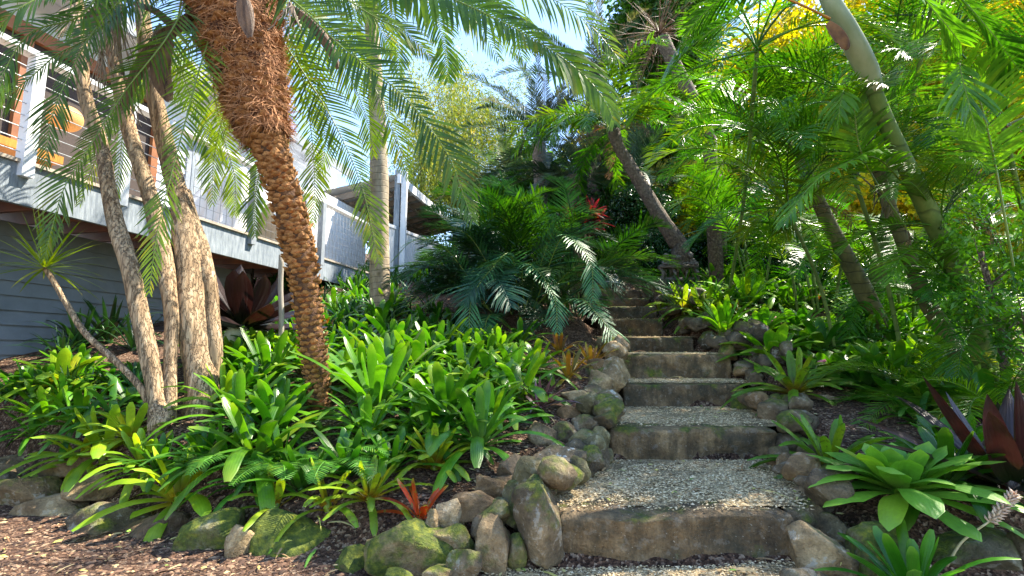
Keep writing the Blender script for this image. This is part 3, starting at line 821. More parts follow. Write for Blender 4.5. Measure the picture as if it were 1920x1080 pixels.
# timber door frame and bench
mb = MB(); hbox(mb, sa, sb+1.2, W0-.08, W0-.01, ZW-.15, ZW+.03)
for s in (hs(30, 200, W0), sb+1.15): hbox(mb, s-.06, s+.06, W0-.075, W0-.015, ZD, ZW-.153)
mb.build('timber_frame', 'browntimber', house, smooth=False)
bench = empty('timber_bench', H(0, .9, ZD), 'long orange oiled timber bench on the deck behind the left cable railing', 'bench')
zb_ = hz(75, 285, .85); s0_, s1_ = -1.6, hs(150, 318, .6)
mb = MB(); hbox(mb, s0_, s1_, .85, 1.2, zb_-.05, zb_+.035); mb.build('seat', 'timber', bench, smooth=False)
for s in (s0_+.1, s1_-.12):
    mb = MB(); hbox(mb, s, s+.08, .95, 1.1, ZD+.036, zb_-.053); mb.build('leg', 'timber', bench, smooth=False)
# windows/door glimpses further along
mb = MB(); s = hs(340, 380, W0); hbox(mb, s, s+.9, W0-.05, W0-.032, ZD+.2, ZD+2.1); wn = mb.build('door', 'greypaint', house, smooth=False)
mb = MB(); hbox(mb, s+.1, s+.8, W0-.06, W0-.051, ZD+.9, ZD+2.0); mb.build('pane', 'fascia', wn, smooth=False)
# roof: sloping soffit, gutter, fascia
mb = MB()
A = [H(sa-2, 1.55, EZ), H(SE+.3, 1.55, EZ), H(SE+.3, 5, EZ+.6), H(sa-2, 5, EZ+.6), H(sa-2, 1.55, EZ+.06), H(SE+.3, 1.55, EZ+.06), H(SE+.3, 5, EZ+.68), H(sa-2, 5, EZ+.68)]
mb.add(A, [(0, 3, 2, 1), (4, 5, 6, 7), (0, 1, 5, 4), (1, 2, 6, 5), (3, 0, 4, 7), (2, 3, 7, 6)])
mb.build('roof', 'whitewall', house, smooth=False)
mb = MB(); hbox(mb, sa-2, SE+.3, 1.48, 1.545, EZ-.12, EZ+.09); mb.build('gutter', 'greypaint', house, smooth=False)
for s in np.arange(sa, SE, 1.1):
    mb = MB(); hbox(mb, s, s+.06, 1.56, 2.06, EZ-.1, EZ-.004); mb.build('rafter', 'whitepaint', house, smooth=False)

# white vertical batten wall beyond the mesh
mb = MB(); s0_, s1_ = hs(575, 420, .9), SE-.1
s = s0_
while s < s1_: hbox(mb, s, s+.13, .9, .93, ZD+.04, ZD+1.75); s += .145
hbox(mb, s0_, s1_, .935, .96, ZD+.1, ZD+.2); hbox(mb, s0_, s1_, .935, .96, ZD+1.4, ZD+1.5)
mb.build('paling_screen', 'whitepaint', house, smooth=False)
# stair landing with balustrade and pergola at the far end
bal = empty('balustrade', at(760, 520, 12.5), 'white picket balustrade of the far landing right of the grey palm trunk', 'railing')
D1_, D2_ = 11.3, 15.5
ptop1, ptop2 = at(735, 425, D1_), at(850, 470, D2_)
def bl(t, dz): q = ptop1.lerp(ptop2, t); q.z += dz; return q
mb = MB(); beam(mb, bl(-.1, 0), bl(1, 0), .08, .07); beam(mb, bl(-.1, -1.0), bl(1, -1.0), .06, .06); mb.build('rail', 'whitepaint', bal, smooth=False)
mb = MB()
for k in range(44):
    t = -.08+k*.0245; beam(mb, bl(t, -.97)+Vector((0, 0, 0)), bl(t, -.035)+Vector((.002, 0, 0)), .045, .035)
mb.build('pickets', 'whitepaint', bal, smooth=False)
mb = MB(); beam(mb, bl(-.1, -1.35), bl(1, -1.35), .06, .5); mb.build('landing_fascia', 'whitewall', bal, smooth=False)
perg = empty('pergola', at(750, 540, 11.5), 'blue grey post carrying an open rafter roof right of the grey palm trunk', 'pergola')
pt, pb = at(752, 320, 11.5), at(750, 530, 11.5)
mb = MB(); beam(mb, Vector((pt.x-.07, 11.5, pb.z-.4)), Vector((pt.x-.069, 11.5, pt.z)), .1, .12); mb.build('post', 'fascia', perg, smooth=False)
mb = MB(); beam(mb, Vector((pt.x+.08, 11.55, pb.z-.4)), Vector((pt.x+.081, 11.55, pt.z)), .14, .12); mb.build('post', 'whitepaint', perg, smooth=False)
mb = MB(); e1, e2 = at(748, 335, 11.4), at(860, 430, 17); beam(mb, e1, e2, .08, .2); mb.build('edge_beam', 'whitepaint', perg, smooth=False)
mb = MB()
for k in range(9):
    q = e1.lerp(e2, k/9+.04); q.z -= .02; beam(mb, q+Vector((-2.6, -.2, -.75)), q, .06, .14)
for k in range(5):
    o_ = Vector((-2.4+k*.5, -.2, -.69+k*.145)); beam(mb, e1+o_+Vector((0, 0, -.1)), e2+o_+Vector((0, 0, -.1)), .06, .05)
mb.build('rafters', 'redtimber', perg, smooth=False)
mb = MB(); q = Vector((-2.7, -.2, -.60)); mb.add([e1+Vector((0, 0, .12)), e2+Vector((0, 0, .12)), e2+q, e1+q], [(0, 1, 2, 3)]); mb.build('roof_sheet', 'whitewall', perg, smooth=False)
# gable/upper storey behind
mb = MB(); 
# white sheets over furniture on the deck
def cover(name, px0, px1, pytop, D, label):
    pass
s0_, s1_ = hs(365, 430, .8), hs(520, 470, .8)
cs, hl = (s0_+s1_)/2, (s1_-s0_)/2
gx, gy = 40, 24; vs = []
for j in range(gy+1):
    for i in range(gx+1):
        u = -1+2*i/gx; v = -1+2*j/gy
        rr = max(abs(u), abs(v))
        h = (1-sst(.45, 1.0, abs(u+.25*v)))*.5 + .5*(1-sst(.3, .95, rr))
        h = h*(.95+.12*math.sin(u*7+v*3)) + .05*abs(math.sin(u*15+v*9))*(1-rr)
        peak = 1.05*(1-.35*sst(-.2, 1, u))
        if u < -.1: peak += .15
        fold = .05*math.sin(math.atan2(v, u)*13)*rr
        vs.append(H(cs+u*hl*(1+fold), .75+v*.6*(1+fold), ZD+.04+peak*max(0, h)))
mb = MB(); mb.add(vs, [(j*(gx+1)+i, j*(gx+1)+i+1, (j+1)*(gx+1)+i+1, (j+1)*(gx+1)+i) for j in range(gy) for i in range(gx)])
o = mb.build('furniture_cover', 'cloth'); recenter(o, H(cs, .75, ZD+.04)); tag(o, 'white canvas sheet draped over furniture behind the wire mesh railing', 'cover')
# rattan lamp
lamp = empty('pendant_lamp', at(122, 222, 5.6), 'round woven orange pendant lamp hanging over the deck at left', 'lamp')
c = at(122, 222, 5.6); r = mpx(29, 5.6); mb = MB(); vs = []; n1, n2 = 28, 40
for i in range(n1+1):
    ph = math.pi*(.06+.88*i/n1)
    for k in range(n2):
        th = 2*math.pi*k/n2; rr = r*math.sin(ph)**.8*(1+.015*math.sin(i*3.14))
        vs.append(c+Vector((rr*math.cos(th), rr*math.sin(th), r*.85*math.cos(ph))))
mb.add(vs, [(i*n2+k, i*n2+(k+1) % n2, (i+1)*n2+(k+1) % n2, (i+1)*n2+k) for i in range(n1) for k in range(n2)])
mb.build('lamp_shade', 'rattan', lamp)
mb = MB(); bar(mb, c+Vector((0, 0, r*.8)), Vector((c.x, c.y, c.z+1.6)), .006); mb.build('cord', 'dark', lamp)
# ------------------------------------------------------------------ fibrous trunked palm (hero)
random.seed(3)
TR = [(602, 805, 42), (601, 775, 44), (594, 700, 53), (580, 600, 60), (567, 500, 67), (552, 433, 70), (532, 360, 70), (513, 300, 74), (502, 266, 80), (494, 246, 106), (482, 200, 122), (472, 150, 136), (458, 100, 154), (447, 50, 172), (437, 0, 188), (428, -60, 200), (418, -130, 170)]
PD = 4.0
cpts = [at(a[0], a[1], PD) for a in TR]; NT = 150
tp = catmull(cpts, NT); tr_ = [x*PD/960*.43 for x in lerpl([a[2] for a in TR], NT)]
base = Vector((tp[0].x, tp[0].y, gz(tp[0].x, tp[0].y)-.02))
hero = empty('fibrous_palm', base, 'palm with curved shaggy orange brown trunk, nearest in the left bed', 'palm tree')
tpb = [Vector((tp[0].x, tp[0].y, tp[0].z-.3))] + tp
mb = MB(); tube(mb, tpb, [tr_[0]*.9]+[r*.86 for r in tr_], 20, nz=.12, nscale=8); mb.build('trunk', 'bootcore', hero)
mb = MB()
row = 0
def frame(i):
    T = (tp[min(i+1, NT-1)]-tp[max(0, i-1)]).normalized(); a = T.cross(Vector((0, 1, 0))).normalized(); return T, a, T.cross(a)
L_ = 0; rows_ = []
for i in range(1, NT):
    L_ += (tp[i]-tp[i-1]).length
    if L_ > .024: rows_.append(i); L_ = 0
for ri, i in enumerate(rows_):
    T, a, b = frame(i); r = tr_[i]; n = 10
    if i > NT*.58 and random.random() < .3: continue
    for k in range(n):
        th = 2*math.pi*(k+.5*(ri % 2)+.06*ri)/n + random.uniform(-.2, .2)
        if random.random() < .07: continue
        o_ = a*math.cos(th)+b*math.sin(th); sd = T.cross(o_).normalized()
        p = tp[i]+o_*r*.84; hl = random.uniform(.016, .026); wl = r*2*math.pi/n*.95; out = r*random.uniform(.16, .42)
        tipv = p + T*hl*random.uniform(.6, 1.3) + o_*out
        low = p - T*hl*.7
        vs = [low-sd*wl*.25, low+sd*wl*.25, p+sd*wl*.55+o_*out*.35+T*.004, tipv+sd*wl*.15, tipv-sd*wl*.15, p-sd*wl*.55+o_*out*.35+T*.004, p+o_*out*.8-T*hl*.1]
        mb.add(vs, [(0, 1, 6), (1, 2, 6), (2, 3, 6), (3, 4, 6), (4, 5, 6), (5, 0, 6)])
mb.build('leaf_bases', 'boot', hero, smooth=False)
# matted fibre
mb = MB()
i0 = int(NT*.555)
tube(mb, tp[i0:], [tr_[i]*(.97+.10*math.sin(i*1.7)*math.sin(i*.61)) for i in range(i0, NT)], 26, jit=.04, nz=.2, nscale=14); mb.build('fibre_mat', 'fibrecore', hero)
mb = MB()
for k in range(15000):
    i = int(i0-4+(NT-i0+3)*random.random()**.8); i = min(i, NT-2)
    T, a, b = frame(i); th = random.random()*6.283; o_ = a*math.cos(th)+b*math.sin(th); sd = T.cross(o_)
    p = tp[i]+o_*tr_[i]*random.uniform(.9, 1.06)
    d = (sd*random.gauss(0, 1)+T*random.gauss(-.5, .8)+o_*random.uniform(.1, .9)).normalized()
    ribbon(mb, p, d, (o_.cross(d)+Vector((.01, 0, 0))).normalized(), random.uniform(.04, .17), random.uniform(.002, .006), random.uniform(0, 1.5), 3)
mb.build('loose_fibre', 'fibre', hero)
# dry petiole stubs and split sheaths hanging from the crown
def sheath(pxs, D, w_, mat='sheath', parent=hero, name='dry_sheath'):
    pts = catmull([at(x, y, D if not isinstance(D, list) else D[i]) for i, (x, y) in enumerate(pxs)], 12)
    mb = MB(); n = len(pts); vs = []; uv = []
    for i, p in enumerate(pts):
        t = i/(n-1); T = (pts[min(i+1, n-1)]-pts[max(i-1, 0)]).normalized(); sd = T.cross(Vector((0, 1, 0))).normalized(); nn = sd.cross(T)
        ww = mpx(w_, 4)/2*(.3+.9*math.sin(math.pi*min(1, .12+t*.86)))
        for s in (-1, -.4, .3, 1): vs.append(p+sd*ww*s+nn*ww*.7*(s*s-.5)*(1 if s > 0 else -.6)); uv.append((t, s*.5+.5))
    mb.add(vs, [(i*4+j, i*4+j+1, i*4+5+j, i*4+4+j) for i in range(n-1) for j in range(3)], uv)
    return mb.build(name, mat, parent)
sheath([(390, 10), (345, 40), (300, 75), (262, 125), (245, 165), (232, 200)], 3.8, 22)
sheath([(318, 75), (303, 110), (300, 140), (310, 170), (318, 190)], 3.7, 28)
sheath([(455, -10), (460, 30), (468, 70)], 3.6, 24)
sheath([(540, 10), (575, 35), (605, 70), (625, 105), (634, 130)], 3.9, 18)
sheath([(545, 50), (570, 30), (600, 60), (640, 80)], 4.1, 10)
sheath([(420, 20), (380, 40), (330, 50), (290, 20), (230, 0)], 3.9, 14)
sheath([(200, -20), (190, 25), (160, 50), (150, 65)], 4.1, 34)
sheath([(215, -10), (222, 20), (210, 60)], 4.0, 16)
for (x0, y0), n_, ln in [((218, 15), 46, 110), ((300, 45), 26, 70), ((240, 172), 36, 62), ((135, 10), 26, 75), ((430, 95), 18, 60), ((545, 5), 16, 70), ((190, 90), 26, 90)]:
    mb = MB(); c = at(x0, y0, 3.85)
    for k in range(n_):
        d = Vector((random.gauss(0, .32), random.gauss(0, .25), -1)).normalized(); Ln = mpx(ln, 3.85)*random.uniform(.5, 1.05)
        pts = [c+d*(Ln*j/5)+Vector((random.gauss(0, .006), random.gauss(0, .006), -.02*(j/5)**2)) for j in range(6)]
        tube(mb, pts, [.0035]*6, 4, cap=False)
        for j in range(14):
            q = pts[1+j % 5].lerp(pts[j % 5], random.random()); rr = .005
            mb.add([q+Vector((rr, 0, 0)), q+Vector((-rr, 0, 0)), q+Vector((0, rr, .0)), q+Vector((0, -rr, 0)), q+Vector((0, 0, rr)), q+Vector((0, 0, -rr))], [(0, 2, 4), (2, 1, 4), (1, 3, 4), (3, 0, 4), (2, 0, 5), (1, 2, 5), (3, 1, 5), (0, 3, 5)])
    mb.build('dry_flower_tassel', 'tassel', hero)
# explicit fronds, traced as world curves
def wfrond(parent, pxs, ll, lw=.016, n=60, mat='palm', ang=58, lift=.05, droop=.5, t0=.08, hero_=False, rad=.009, tint=None, upn=None, nseg=4, ragged=0.02, jit=.1):
    P = [at(*p) for p in pxs]; raw = catmull(P, 120); cum = [0]
    for a_, b_ in zip(raw, raw[1:]): cum.append(cum[-1]+(b_-a_).length)
    pts = []; j = 0
    for q in range(30):
        tgt = cum[-1]*q/29
        while j < 118 and cum[j+1] < tgt: j += 1
        pts.append(raw[j].lerp(raw[j+1], max(0, min(1, (tgt-cum[j])/max(1e-6, cum[j+1]-cum[j])))))
    mb = MB(); leaflets(mb, pts, ll, lw, n, t0, ang, lift, droop, nseg, upn=upn, ragged=ragged, jit=jit)
    o1 = mb.build('frond', mat, parent)
    mb = MB(); tube(mb, pts, [rad*(1-.8*i/29) for i in range(30)], 5, cap=False)
    o2 = MB.build(mb, 'stalk', 'petiole', o1, world=False); 
    o2.data.transform(Matrix.Translation(-Vector(parent.location)))
    if tint: o1.color = (*tint, 1)
    return o1
VIEW = Vector((0, -1, .3)).normalized()
YG = (1.35, 1.25, .9); DKT = (.7, .75, .8)
cr = (405, -150)
F = [
 # x, y, depth triples, leaflet m, leaflets
 ([(470,-60,4.0),(560,10,3.9),(640,87,3.8),(710,140,3.7),(773,197,3.6),(840,290,3.5),(867,360,3.5),(885,410,3.5)], .40, 78, (.8,.85,.8), .55),
 ([(600,-80,4.0),(720,-40,3.9),(840,-5,3.8),(933,37,3.7),(983,63,3.65),(1043,100,3.6),(1085,132,3.6),(1113,160,3.6),(1135,190,3.6),(1150,225,3.6)], .46, 90, (1.1,1.15,.9), 1.6),
 ([(420,-60,3.9),(395,60,3.8),(370,143,3.7),(333,283,3.55),(313,360,3.5),(292,453,3.45),(280,545,3.45)], .30, 72, YG, .5),
 ([(380,-60,3.9),(320,60,3.7),(233,173,3.6),(163,283,3.5),(120,353,3.45),(97,430,3.4),(85,480,3.4)], .34, 76, (1.,1.,.9), .6),
 ([(330,-50,3.9),(230,20,3.7),(160,75,3.6),(110,100,3.55),(67,137,3.5),(0,195,3.45),(-50,260,3.4)], .30, 64, (.75,.8,.8), .7),
 ([(500,30,4.3),(550,107,4.35),(603,190,4.4),(640,257,4.45),(677,345,4.5),(697,427,4.5),(709,490,4.5)], .34, 76, (1.2,1.1,.8), .5),
 ([(480,120,4.3),(505,200,4.5),(498,260,4.6),(487,320,4.7),(477,380,4.7),(478,440,4.7)], .32, 60, (.75,.85,.85), .7),
 ([(350,-40,3.9),(270,30,4.2),(290,120,4.5),(240,200,4.6),(225,300,4.6),(215,380,4.6)], .32, 64, YG, .8),
 ([(300,-60,3.5),(180,-30,3.2),(90,-10,3.0),(30,20,2.9),(-10,60,2.9)], .34, 50, (.6,.7,.7), 1.5),
 ([(480,-120,4.0),(560,-60,4.1),(620,-20,4.2),(700,30,4.3),(760,60,4.4),(810,110,4.5)], .32, 70, (1.1,1.1,.8), .9),
 ([(560,40,5.0),(620,80,5.2),(660,150,5.4),(690,230,5.5),(700,290,5.6)], .36, 60, (1.1,1.1,.8), .7),
 ([(420,60,4.6),(400,150,4.9),(420,260,5.1),(440,330,5.2),(440,400,5.3)], .36, 56, YG, .6),
 ([(340,0,4.5),(330,80,4.8),(350,160,5.0),(380,230,5.2),(395,300,5.2)], .34, 56, YG, .8),
 ([(430,-120,3.9),(600,-150,3.8),(780,-110,3.6),(930,-50,3.5),(1040,0,3.4),(1110,50,3.35),(1160,110,3.35)], .44, 91, (1.3,1.25,.8), 1.4),
 ([(430,-120,4.2),(640,-120,4.4),(760,-60,4.6),(850,0,4.7),(900,50,4.8),(935,110,4.8)], .46, 70, (1.2,1.2,.8), 1.6),
 ([(430,-120,4.2),(560,-90,4.5),(650,-30,4.8),(700,30,5.0),(735,100,5.1)], .42, 70, (1.2,1.2,.8), 1.0),
 ([(420,-60,4.3),(380,40,4.4),(330,110,4.5),(270,160,4.6),(215,230,4.6),(175,310,4.6),(150,380,4.6)], .32, 68, (1.1,1.1,.8), .7),
 ([(440,-60,4.5),(455,60,4.7),(440,160,4.8),(415,230,4.9),(400,310,4.9),(398,380,4.9)], .34, 66, (1.3,1.2,.8), .6),
 ([(480,-40,4.6),(560,10,4.9),(640,70,5.1),(700,160,5.2),(740,250,5.2),(765,330,5.2)], .38, 69, (1.2,1.15,.8), .7),
 ([(460,-20,4.3),(540,60,4.6),(570,160,4.8),(585,260,4.9),(590,350,4.9),(585,420,4.9)], .32, 66, (1.2,1.15,.8), .6),
 ([(350,-80,3.8),(240,-10,3.6),(175,60,3.5),(125,150,3.4),(95,230,3.35),(85,310,3.35)], .30, 68, (1.1,1.1,.8), .6),
 ([(300,-90,3.4),(210,-40,3.3),(150,30,3.2),(60,60,3.15),(10,130,3.1),(-20,220,3.1)], .28, 62, (.8,.9,.8), .9),
 ([(250,-80,3.6),(120,-60,3.3),(20,-40,3.0),(-60,0,2.9)], .42, 50, (.7,.8,.75), 1.6),
 ([(560,20,4.6),(600,60,4.8),(590,180,5.0),(610,260,5.0),(600,330,5.1)], .30, 56, (1.3,1.2,.8), .6),
]
for pxs, ll, n, tint, dr in F:
    wfrond(hero, pxs, ll, .030 if dr == 1.6 and n == 90 else (.022 if n == 78 else .017), n, tint=tint, droop=dr, upn=VIEW)

# ------------------------------------------------------------------ generic palm kit
random.seed(21)
KIT = {}
def kit(key, mat, specs, **kw):
    KIT[key] = [frond_mesh('frond_'+key, mat, *sp, **kw) for sp in specs]
# (length, elevation, sag, leaflet length, leaflet width, pairs)
kit('areca', 'palm_dark', [(1.7, 72, 95, .40, .016, 50), (1.8, 52, 105, .42, .016, 52), (1.6, 30, 95, .40, .016, 48), (1.5, 5, 75, .38, .016, 46), (1.7, 62, 140, .40, .016, 50)], t0=.22, droop=.9, lift=.25)
kit('areca_lit', 'palm', [(1.6, 66, 100, .36, .015, 44), (1.6, 40, 100, .38, .015, 44), (1.5, 15, 80, .34, .015, 42)], t0=.2, droop=.8, lift=.25)
kit('queen', 'palm_dark', [(2.6, 60, 120, .5, .03, 60), (2.6, 35, 110, .5, .03, 60), (2.4, 10, 90, .48, .03, 56)], t0=.15, droop=1.3, lift=.0, jit=.4)
kit('date', 'palm_grey', [(2.6, 70, 60, .36, .025, 62), (2.6, 45, 70, .36, .025, 62), (2.5, 15, 60, .36, .025, 60), (2.4, -15, 45, .34, .025, 60)], t0=.12, droop=.15, lift=.3)
kit('blue', 'palm_blue', [(1.5, 75, 85, .36, .016, 50), (1.5, 52, 95, .36, .016, 50), (1.4, 32, 85, .35, .016, 48), (1.3, 12, 80, .34, .016, 46), (1.2, -5, 50, .30, .016, 42)], t0=.3, droop=.75, lift=.12, ang=62)
kit('blue_green', 'palm_dark', [(1.5, 70, 85, .36, .016, 50), (1.4, 40, 85, .35, .016, 48), (1.3, 20, 80, .34, .016, 46)], t0=.3, droop=.6, lift=.12, ang=62)
kit('dry', 'palm_dry', [(1.6, -20, 60, .3, .02, 40), (1.5, 30, 130, .3, .02, 36), (1.4, -50, 30, .28, .02, 36)], t0=.2, droop=1.6, lift=-.1, jit=.5, ragged=.3)
def crown(parent, loc, key, n, s=1.0, tint=(1, 1, 1), az=None, name='frond', spread=.15, tvar=.2, varw=None, upto=None):
    loc = Vector(loc)-Vector(parent.location)
    out = []
    for k in range(n):
        a = (az[k] if az else 360*(k*.618 % 1)+random.uniform(-15, 15))
        v = random.randrange(len(KIT[key])) if varw is None else varw[k % len(varw)]
        o = child(KIT[key][v], parent, name, loc+Vector((random.uniform(-.02, .02), random.uniform(-.02, .02), random.uniform(-.05, .05))), (random.uniform(-.25, .25), random.uniform(-.12, .12), R(a)), s*random.uniform(1-spread, 1+spread))
        q = random.uniform(1-tvar, 1+tvar); h = random.choice([.75, .9, 1, 1.15, 1.5]); o.color = (tint[0]*q*h, tint[1]*q, tint[2]*q, 1); out.append(o)
    return out
def trunk_px(parent, pxs, mat, seg=14, name='trunk', n=30, nz=.06, sink=.5, flute=None, nscale=3):
    D = [p[3] for p in pxs]
    P = [at(p[0], p[1], p[3]) for p in pxs]; rr = [mpx(p[2], p[3])*(.42 if mat != 'bark' else .34) for p in pxs]
    pts = catmull(P, n); r = lerpl(rr, n)
    if sink: pts = [Vector((pts[0].x, pts[0].y, pts[0].z-sink))]+pts; r = [r[0]*1.05]+r
    mb = MB(); tube(mb, pts, r, seg, nz=nz, nscale=nscale, flute=flute); return mb.build(name, mat, parent)
def ptree(name, pxs, mat, label, group=None, cat='palm tree', **kw):
    b = at(pxs[0][0], pxs[0][1], pxs[0][3]); e = empty(name, (b.x, b.y, gz(b.x, b.y)), label, cat, group)
    trunk_px(e, pxs, mat, **kw); return e
# two bundles of tan stems behind the hero palm
ta = ptree('multi_stem_tree', [(300, 835, 66, 3.75), (300, 800, 58, 3.75), (292, 740, 42, 3.8), (276, 660, 46, 3.8), (262, 590, 44, 3.8), (242, 500, 44, 3.8), (217, 420, 42, 3.85), (203, 345, 38, 3.9), (190, 270, 36, 4.0), (160, 180, 34, 4.0), (150, 90, 34, 4.0), (140, -60, 32, 4.0)], 'bark', 'tan barked tree with two stems forking from a knotted base, left of the thicker tree', None, 'tree', nz=.14, n=60, flute=.05)
trunk_px(ta, [(318, 800, 34, 3.8), (318, 740, 34, 3.85), (318, 680, 32, 3.9), (322, 600, 34, 3.95), (312, 520, 44, 4.0), (300, 450, 46, 4.05), (285, 380, 44, 4.1), (262, 310, 40, 4.1), (236, 220, 38, 4.15), (214, 100, 38, 4.2), (205, -60, 34, 4.2)], 'bark', name='stem', sink=.1, nz=.14, n=60)
mb = MB(); c = at(296, 785, 3.72); o = rock_mb(c, .085, .08, .09, 31.7, .3, 3, 0).build('knot', 'bark', ta)
tb = ptree('multi_stem_tree', [(368, 845, 92, 4.0), (372, 780, 84, 4.0), (376, 730, 80, 4.05), (368, 660, 76, 4.1), (358, 600, 74, 4.1), (356, 520, 72, 4.15), (350, 450, 66, 4.2), (338, 380, 52, 4.25), (318, 300, 48, 4.3), (290, 180, 44, 4.3), (270, 60, 40, 4.3), (262, -60, 38, 4.3)], 'bark', 'thick tan flaky barked tree with two fused stems, left of the fibrous palm', None, 'tree', nz=.16, n=60, flute=.08)
trunk_px(tb, [(402, 700, 36, 4.15), (402, 650, 40, 4.15), (396, 580, 42, 4.2), (388, 520, 44, 4.2), (376, 460, 44, 4.25), (358, 410, 40, 4.25), (345, 360, 36, 4.3)], 'bark', name='stem', sink=.2, nz=.14, n=40)
# grey ringed palm trunk
gp = ptree('grey_trunk_palm', [(716, 625, 58, 6.9), (713, 590, 48, 6.9), (712, 520, 45, 6.9), (711, 430, 43, 6.9), (711, 330, 42, 6.9), (708, 230, 38, 6.9), (700, 100, 34, 6.9), (690, -60, 30, 6.9)], 'bark_grey', 'tall grey ring-marked palm trunk left of the dark palm clump', None, nz=.04, n=50)
for pxs, ll, n, tint, dr in [
 ([(690,-70,6.9),(790,-110,6.8),(880,-70,6.8),(945,10,6.8),(980,110,6.8)], .75, 60, (1.2,1.2,.8), 1.5),
 ([(690,-70,6.9),(750,-50,7.0),(800,0,7.1),(830,70,7.2),(840,150,7.2)], .65, 60, (1.1,1.15,.8), 1.2),
 ([(690,-70,6.9),(640,-60,6.7),(600,-10,6.5),(560,60,6.4),(540,140,6.4)], .6, 60, YG, 1.2),
 ([(690,-70,6.9),(760,-90,6.6),(830,-60,6.4),(880,-10,6.3),(910,40,6.3)], .7, 60, (1.1,1.1,.9), 1.6),
 ([(690,-70,6.9),(720,-40,6.6),(735,20,6.4),(745,80,6.4),(748,140,6.4)], .5, 56, (1,1,.9), 1.0),
 ([(690,-70,6.9),(670,0,6.5),(665,60,6.4),(670,120,6.4)], .5, 56, (1.2,1.2,.8), 1.1),
 ([(690,-70,6.9),(620,-70,7.2),(560,-40,7.4),(500,30,7.4)], .6, 50, (1.2,1.2,.8), 1.2)]:
    wfrond(gp, pxs, ll, .028, n, tint=tint, droop=dr, upn=VIEW)
# thin grey pole
pl = at(527, 655, 5.0); mb = MB(); pts = [Vector((pl.x, 5.0, gz(pl.x, 5.0)-.05)), at(528, 600, 5.0), at(526, 540, 5.0), at(528, 478, 5.0)]
tube(mb, catmull(pts, 12), [.026]*12, 9, nz=.1); o = mb.build('garden_pole', 'pole'); recenter(o, (pl.x, 5.0, gz(pl.x, 5.0))); tag(o, 'thin weathered pole standing behind the fibrous palm trunk', 'pole')
# right-hand green stem palm
rp = ptree('green_stem_palm', [(1850, 700, 46, 4.3), (1832, 620, 44, 4.25), (1790, 500, 42, 4.1), (1742, 400, 40, 3.9), (1700, 312, 37, 3.75), (1664, 235, 35, 3.65), (1636, 165, 33, 3.6)], 'bark_green', 'leaning green ringed palm with pale crownshaft, top right', None, nz=.03, n=50)
trunk_px(rp, [(1642, 172, 34, 3.6), (1628, 135, 46, 3.58), (1608, 95, 50, 3.55), (1585, 50, 46, 3.52), (1562, 10, 42, 3.5), (1535, -50, 38, 3.5)], 'crownshaft', name='crownshaft', sink=0, nz=.04)
sheath([(1552, 42), (1570, 60), (1582, 80), (1580, 92)], 3.45, 30, 'shaftrot', rp, 'peeling_sheath')
mb = MB(); pts = catmull([at(1556, 35, 3.45), at(1530, 22, 3.43), at(1500, 8, 3.4), at(1460, -8, 3.38)], 12); tube(mb, pts, [.012, .012]+[.009]*10, 6); mb.build('orange_stalk', 'timber', rp)
for pxs, ll, n, tint, dr in [
 ([(1545,-40,3.5),(1470,-30,3.4),(1400,20,3.3),(1330,60,3.3),(1270,110,3.3)], .42, 60, (1.2,1.3,1), 1.0),
 ([(1560,-40,3.5),(1680,-60,3.3),(1780,-20,3.1),(1850,50,3.0),(1910,130,3.0)], .44, 64, (1.3,1.4,1), .9),
 ([(1700,430,4.0),(1620,300,3.8),(1600,200,3.7),(1585,165,3.65),(1575,200,3.6),(1570,240,3.6)], .30, 50, (1.8,1.7,1.4), 1.0),
 ([(1900,500,3.4),(1860,280,3.2),(1825,150,3.1),(1800,120,3.05),(1815,190,3.0),(1830,240,3.0)], .34, 54, (1.9,1.8,1.4), 1.0),
 ([(1750,430,4.1),(1650,300,3.7),(1560,320,3.5),(1510,360,3.45),(1470,420,3.4)], .34, 56, (1.6,1.7,1.5), 1.2),
 ([(1560,-60,3.5),(1600,-60,3.0),(1700,-30,2.7),(1760,30,2.6),(1800,80,2.6)], .36, 56, (1.2,1.4,1), .8),
 ([(1560,-60,3.5),(1440,-40,3.9),(1350,0,4.1),(1290,60,4.2),(1255,130,4.2)], .45, 60, (.9,1.1,1), 1.4),
 ]:
    wfrond(rp, pxs, ll, .022, n, mat='palm_dark', tint=tint, droop=dr, t0=.35)
GPR = 'palms massed right of the steps'
r2 = ptree('brown_stem_palm', [(1800, 690, 38, 4.7), (1770, 620, 36, 4.7), (1735, 560, 34, 4.7), (1700, 470, 30, 4.7), (1668, 390, 28, 4.7), (1640, 300, 26, 4.7), (1620, 220, 24, 4.7)], 'bark_brown', 'brown stemmed palm leaning left just behind the green ringed palm', GPR)
r3 = ptree('brown_stem_palm', [(1650, 610, 40, 5.6), (1612, 530, 38, 5.6), (1580, 470, 34, 5.6), (1540, 390, 30, 5.6), (1500, 300, 26, 5.6)], 'bark_brown', 'short brown palm trunk leaning left above the mulch, behind the broad green bromeliads', GPR)
r4 = ptree('brown_stem_palm', [(1885, 620, 22, 5.0), (1862, 500, 20, 5.0), (1840, 380, 18, 5.0), (1805, 220, 18, 5.0), (1790, 60, 16, 5.0)], 'bark_brown', 'slim upright palm stem nearest the right photo edge', GPR)
r5 = ptree('brown_stem_palm', [(1640, 600, 30, 5.9), (1650, 480, 28, 5.9), (1672, 340, 26, 5.9), (1670, 160, 24, 5.9)], 'bark_green', 'slim green palm stem seen behind the leaning brown ones', GPR)
DKG = (.9, 1.05, .95)
crown(r2, at(1620, 215, 4.7), 'areca', 9, .95, DKG)
crown(r3, at(1495, 290, 5.6), 'areca', 9, 1.05, DKG)
crown(r4, at(1790, 60, 5.0), 'areca', 9, 1.0, DKG)
crown(r5, at(1670, 160, 5.9), 'areca', 9, 1.1, (.8, 1, .9))
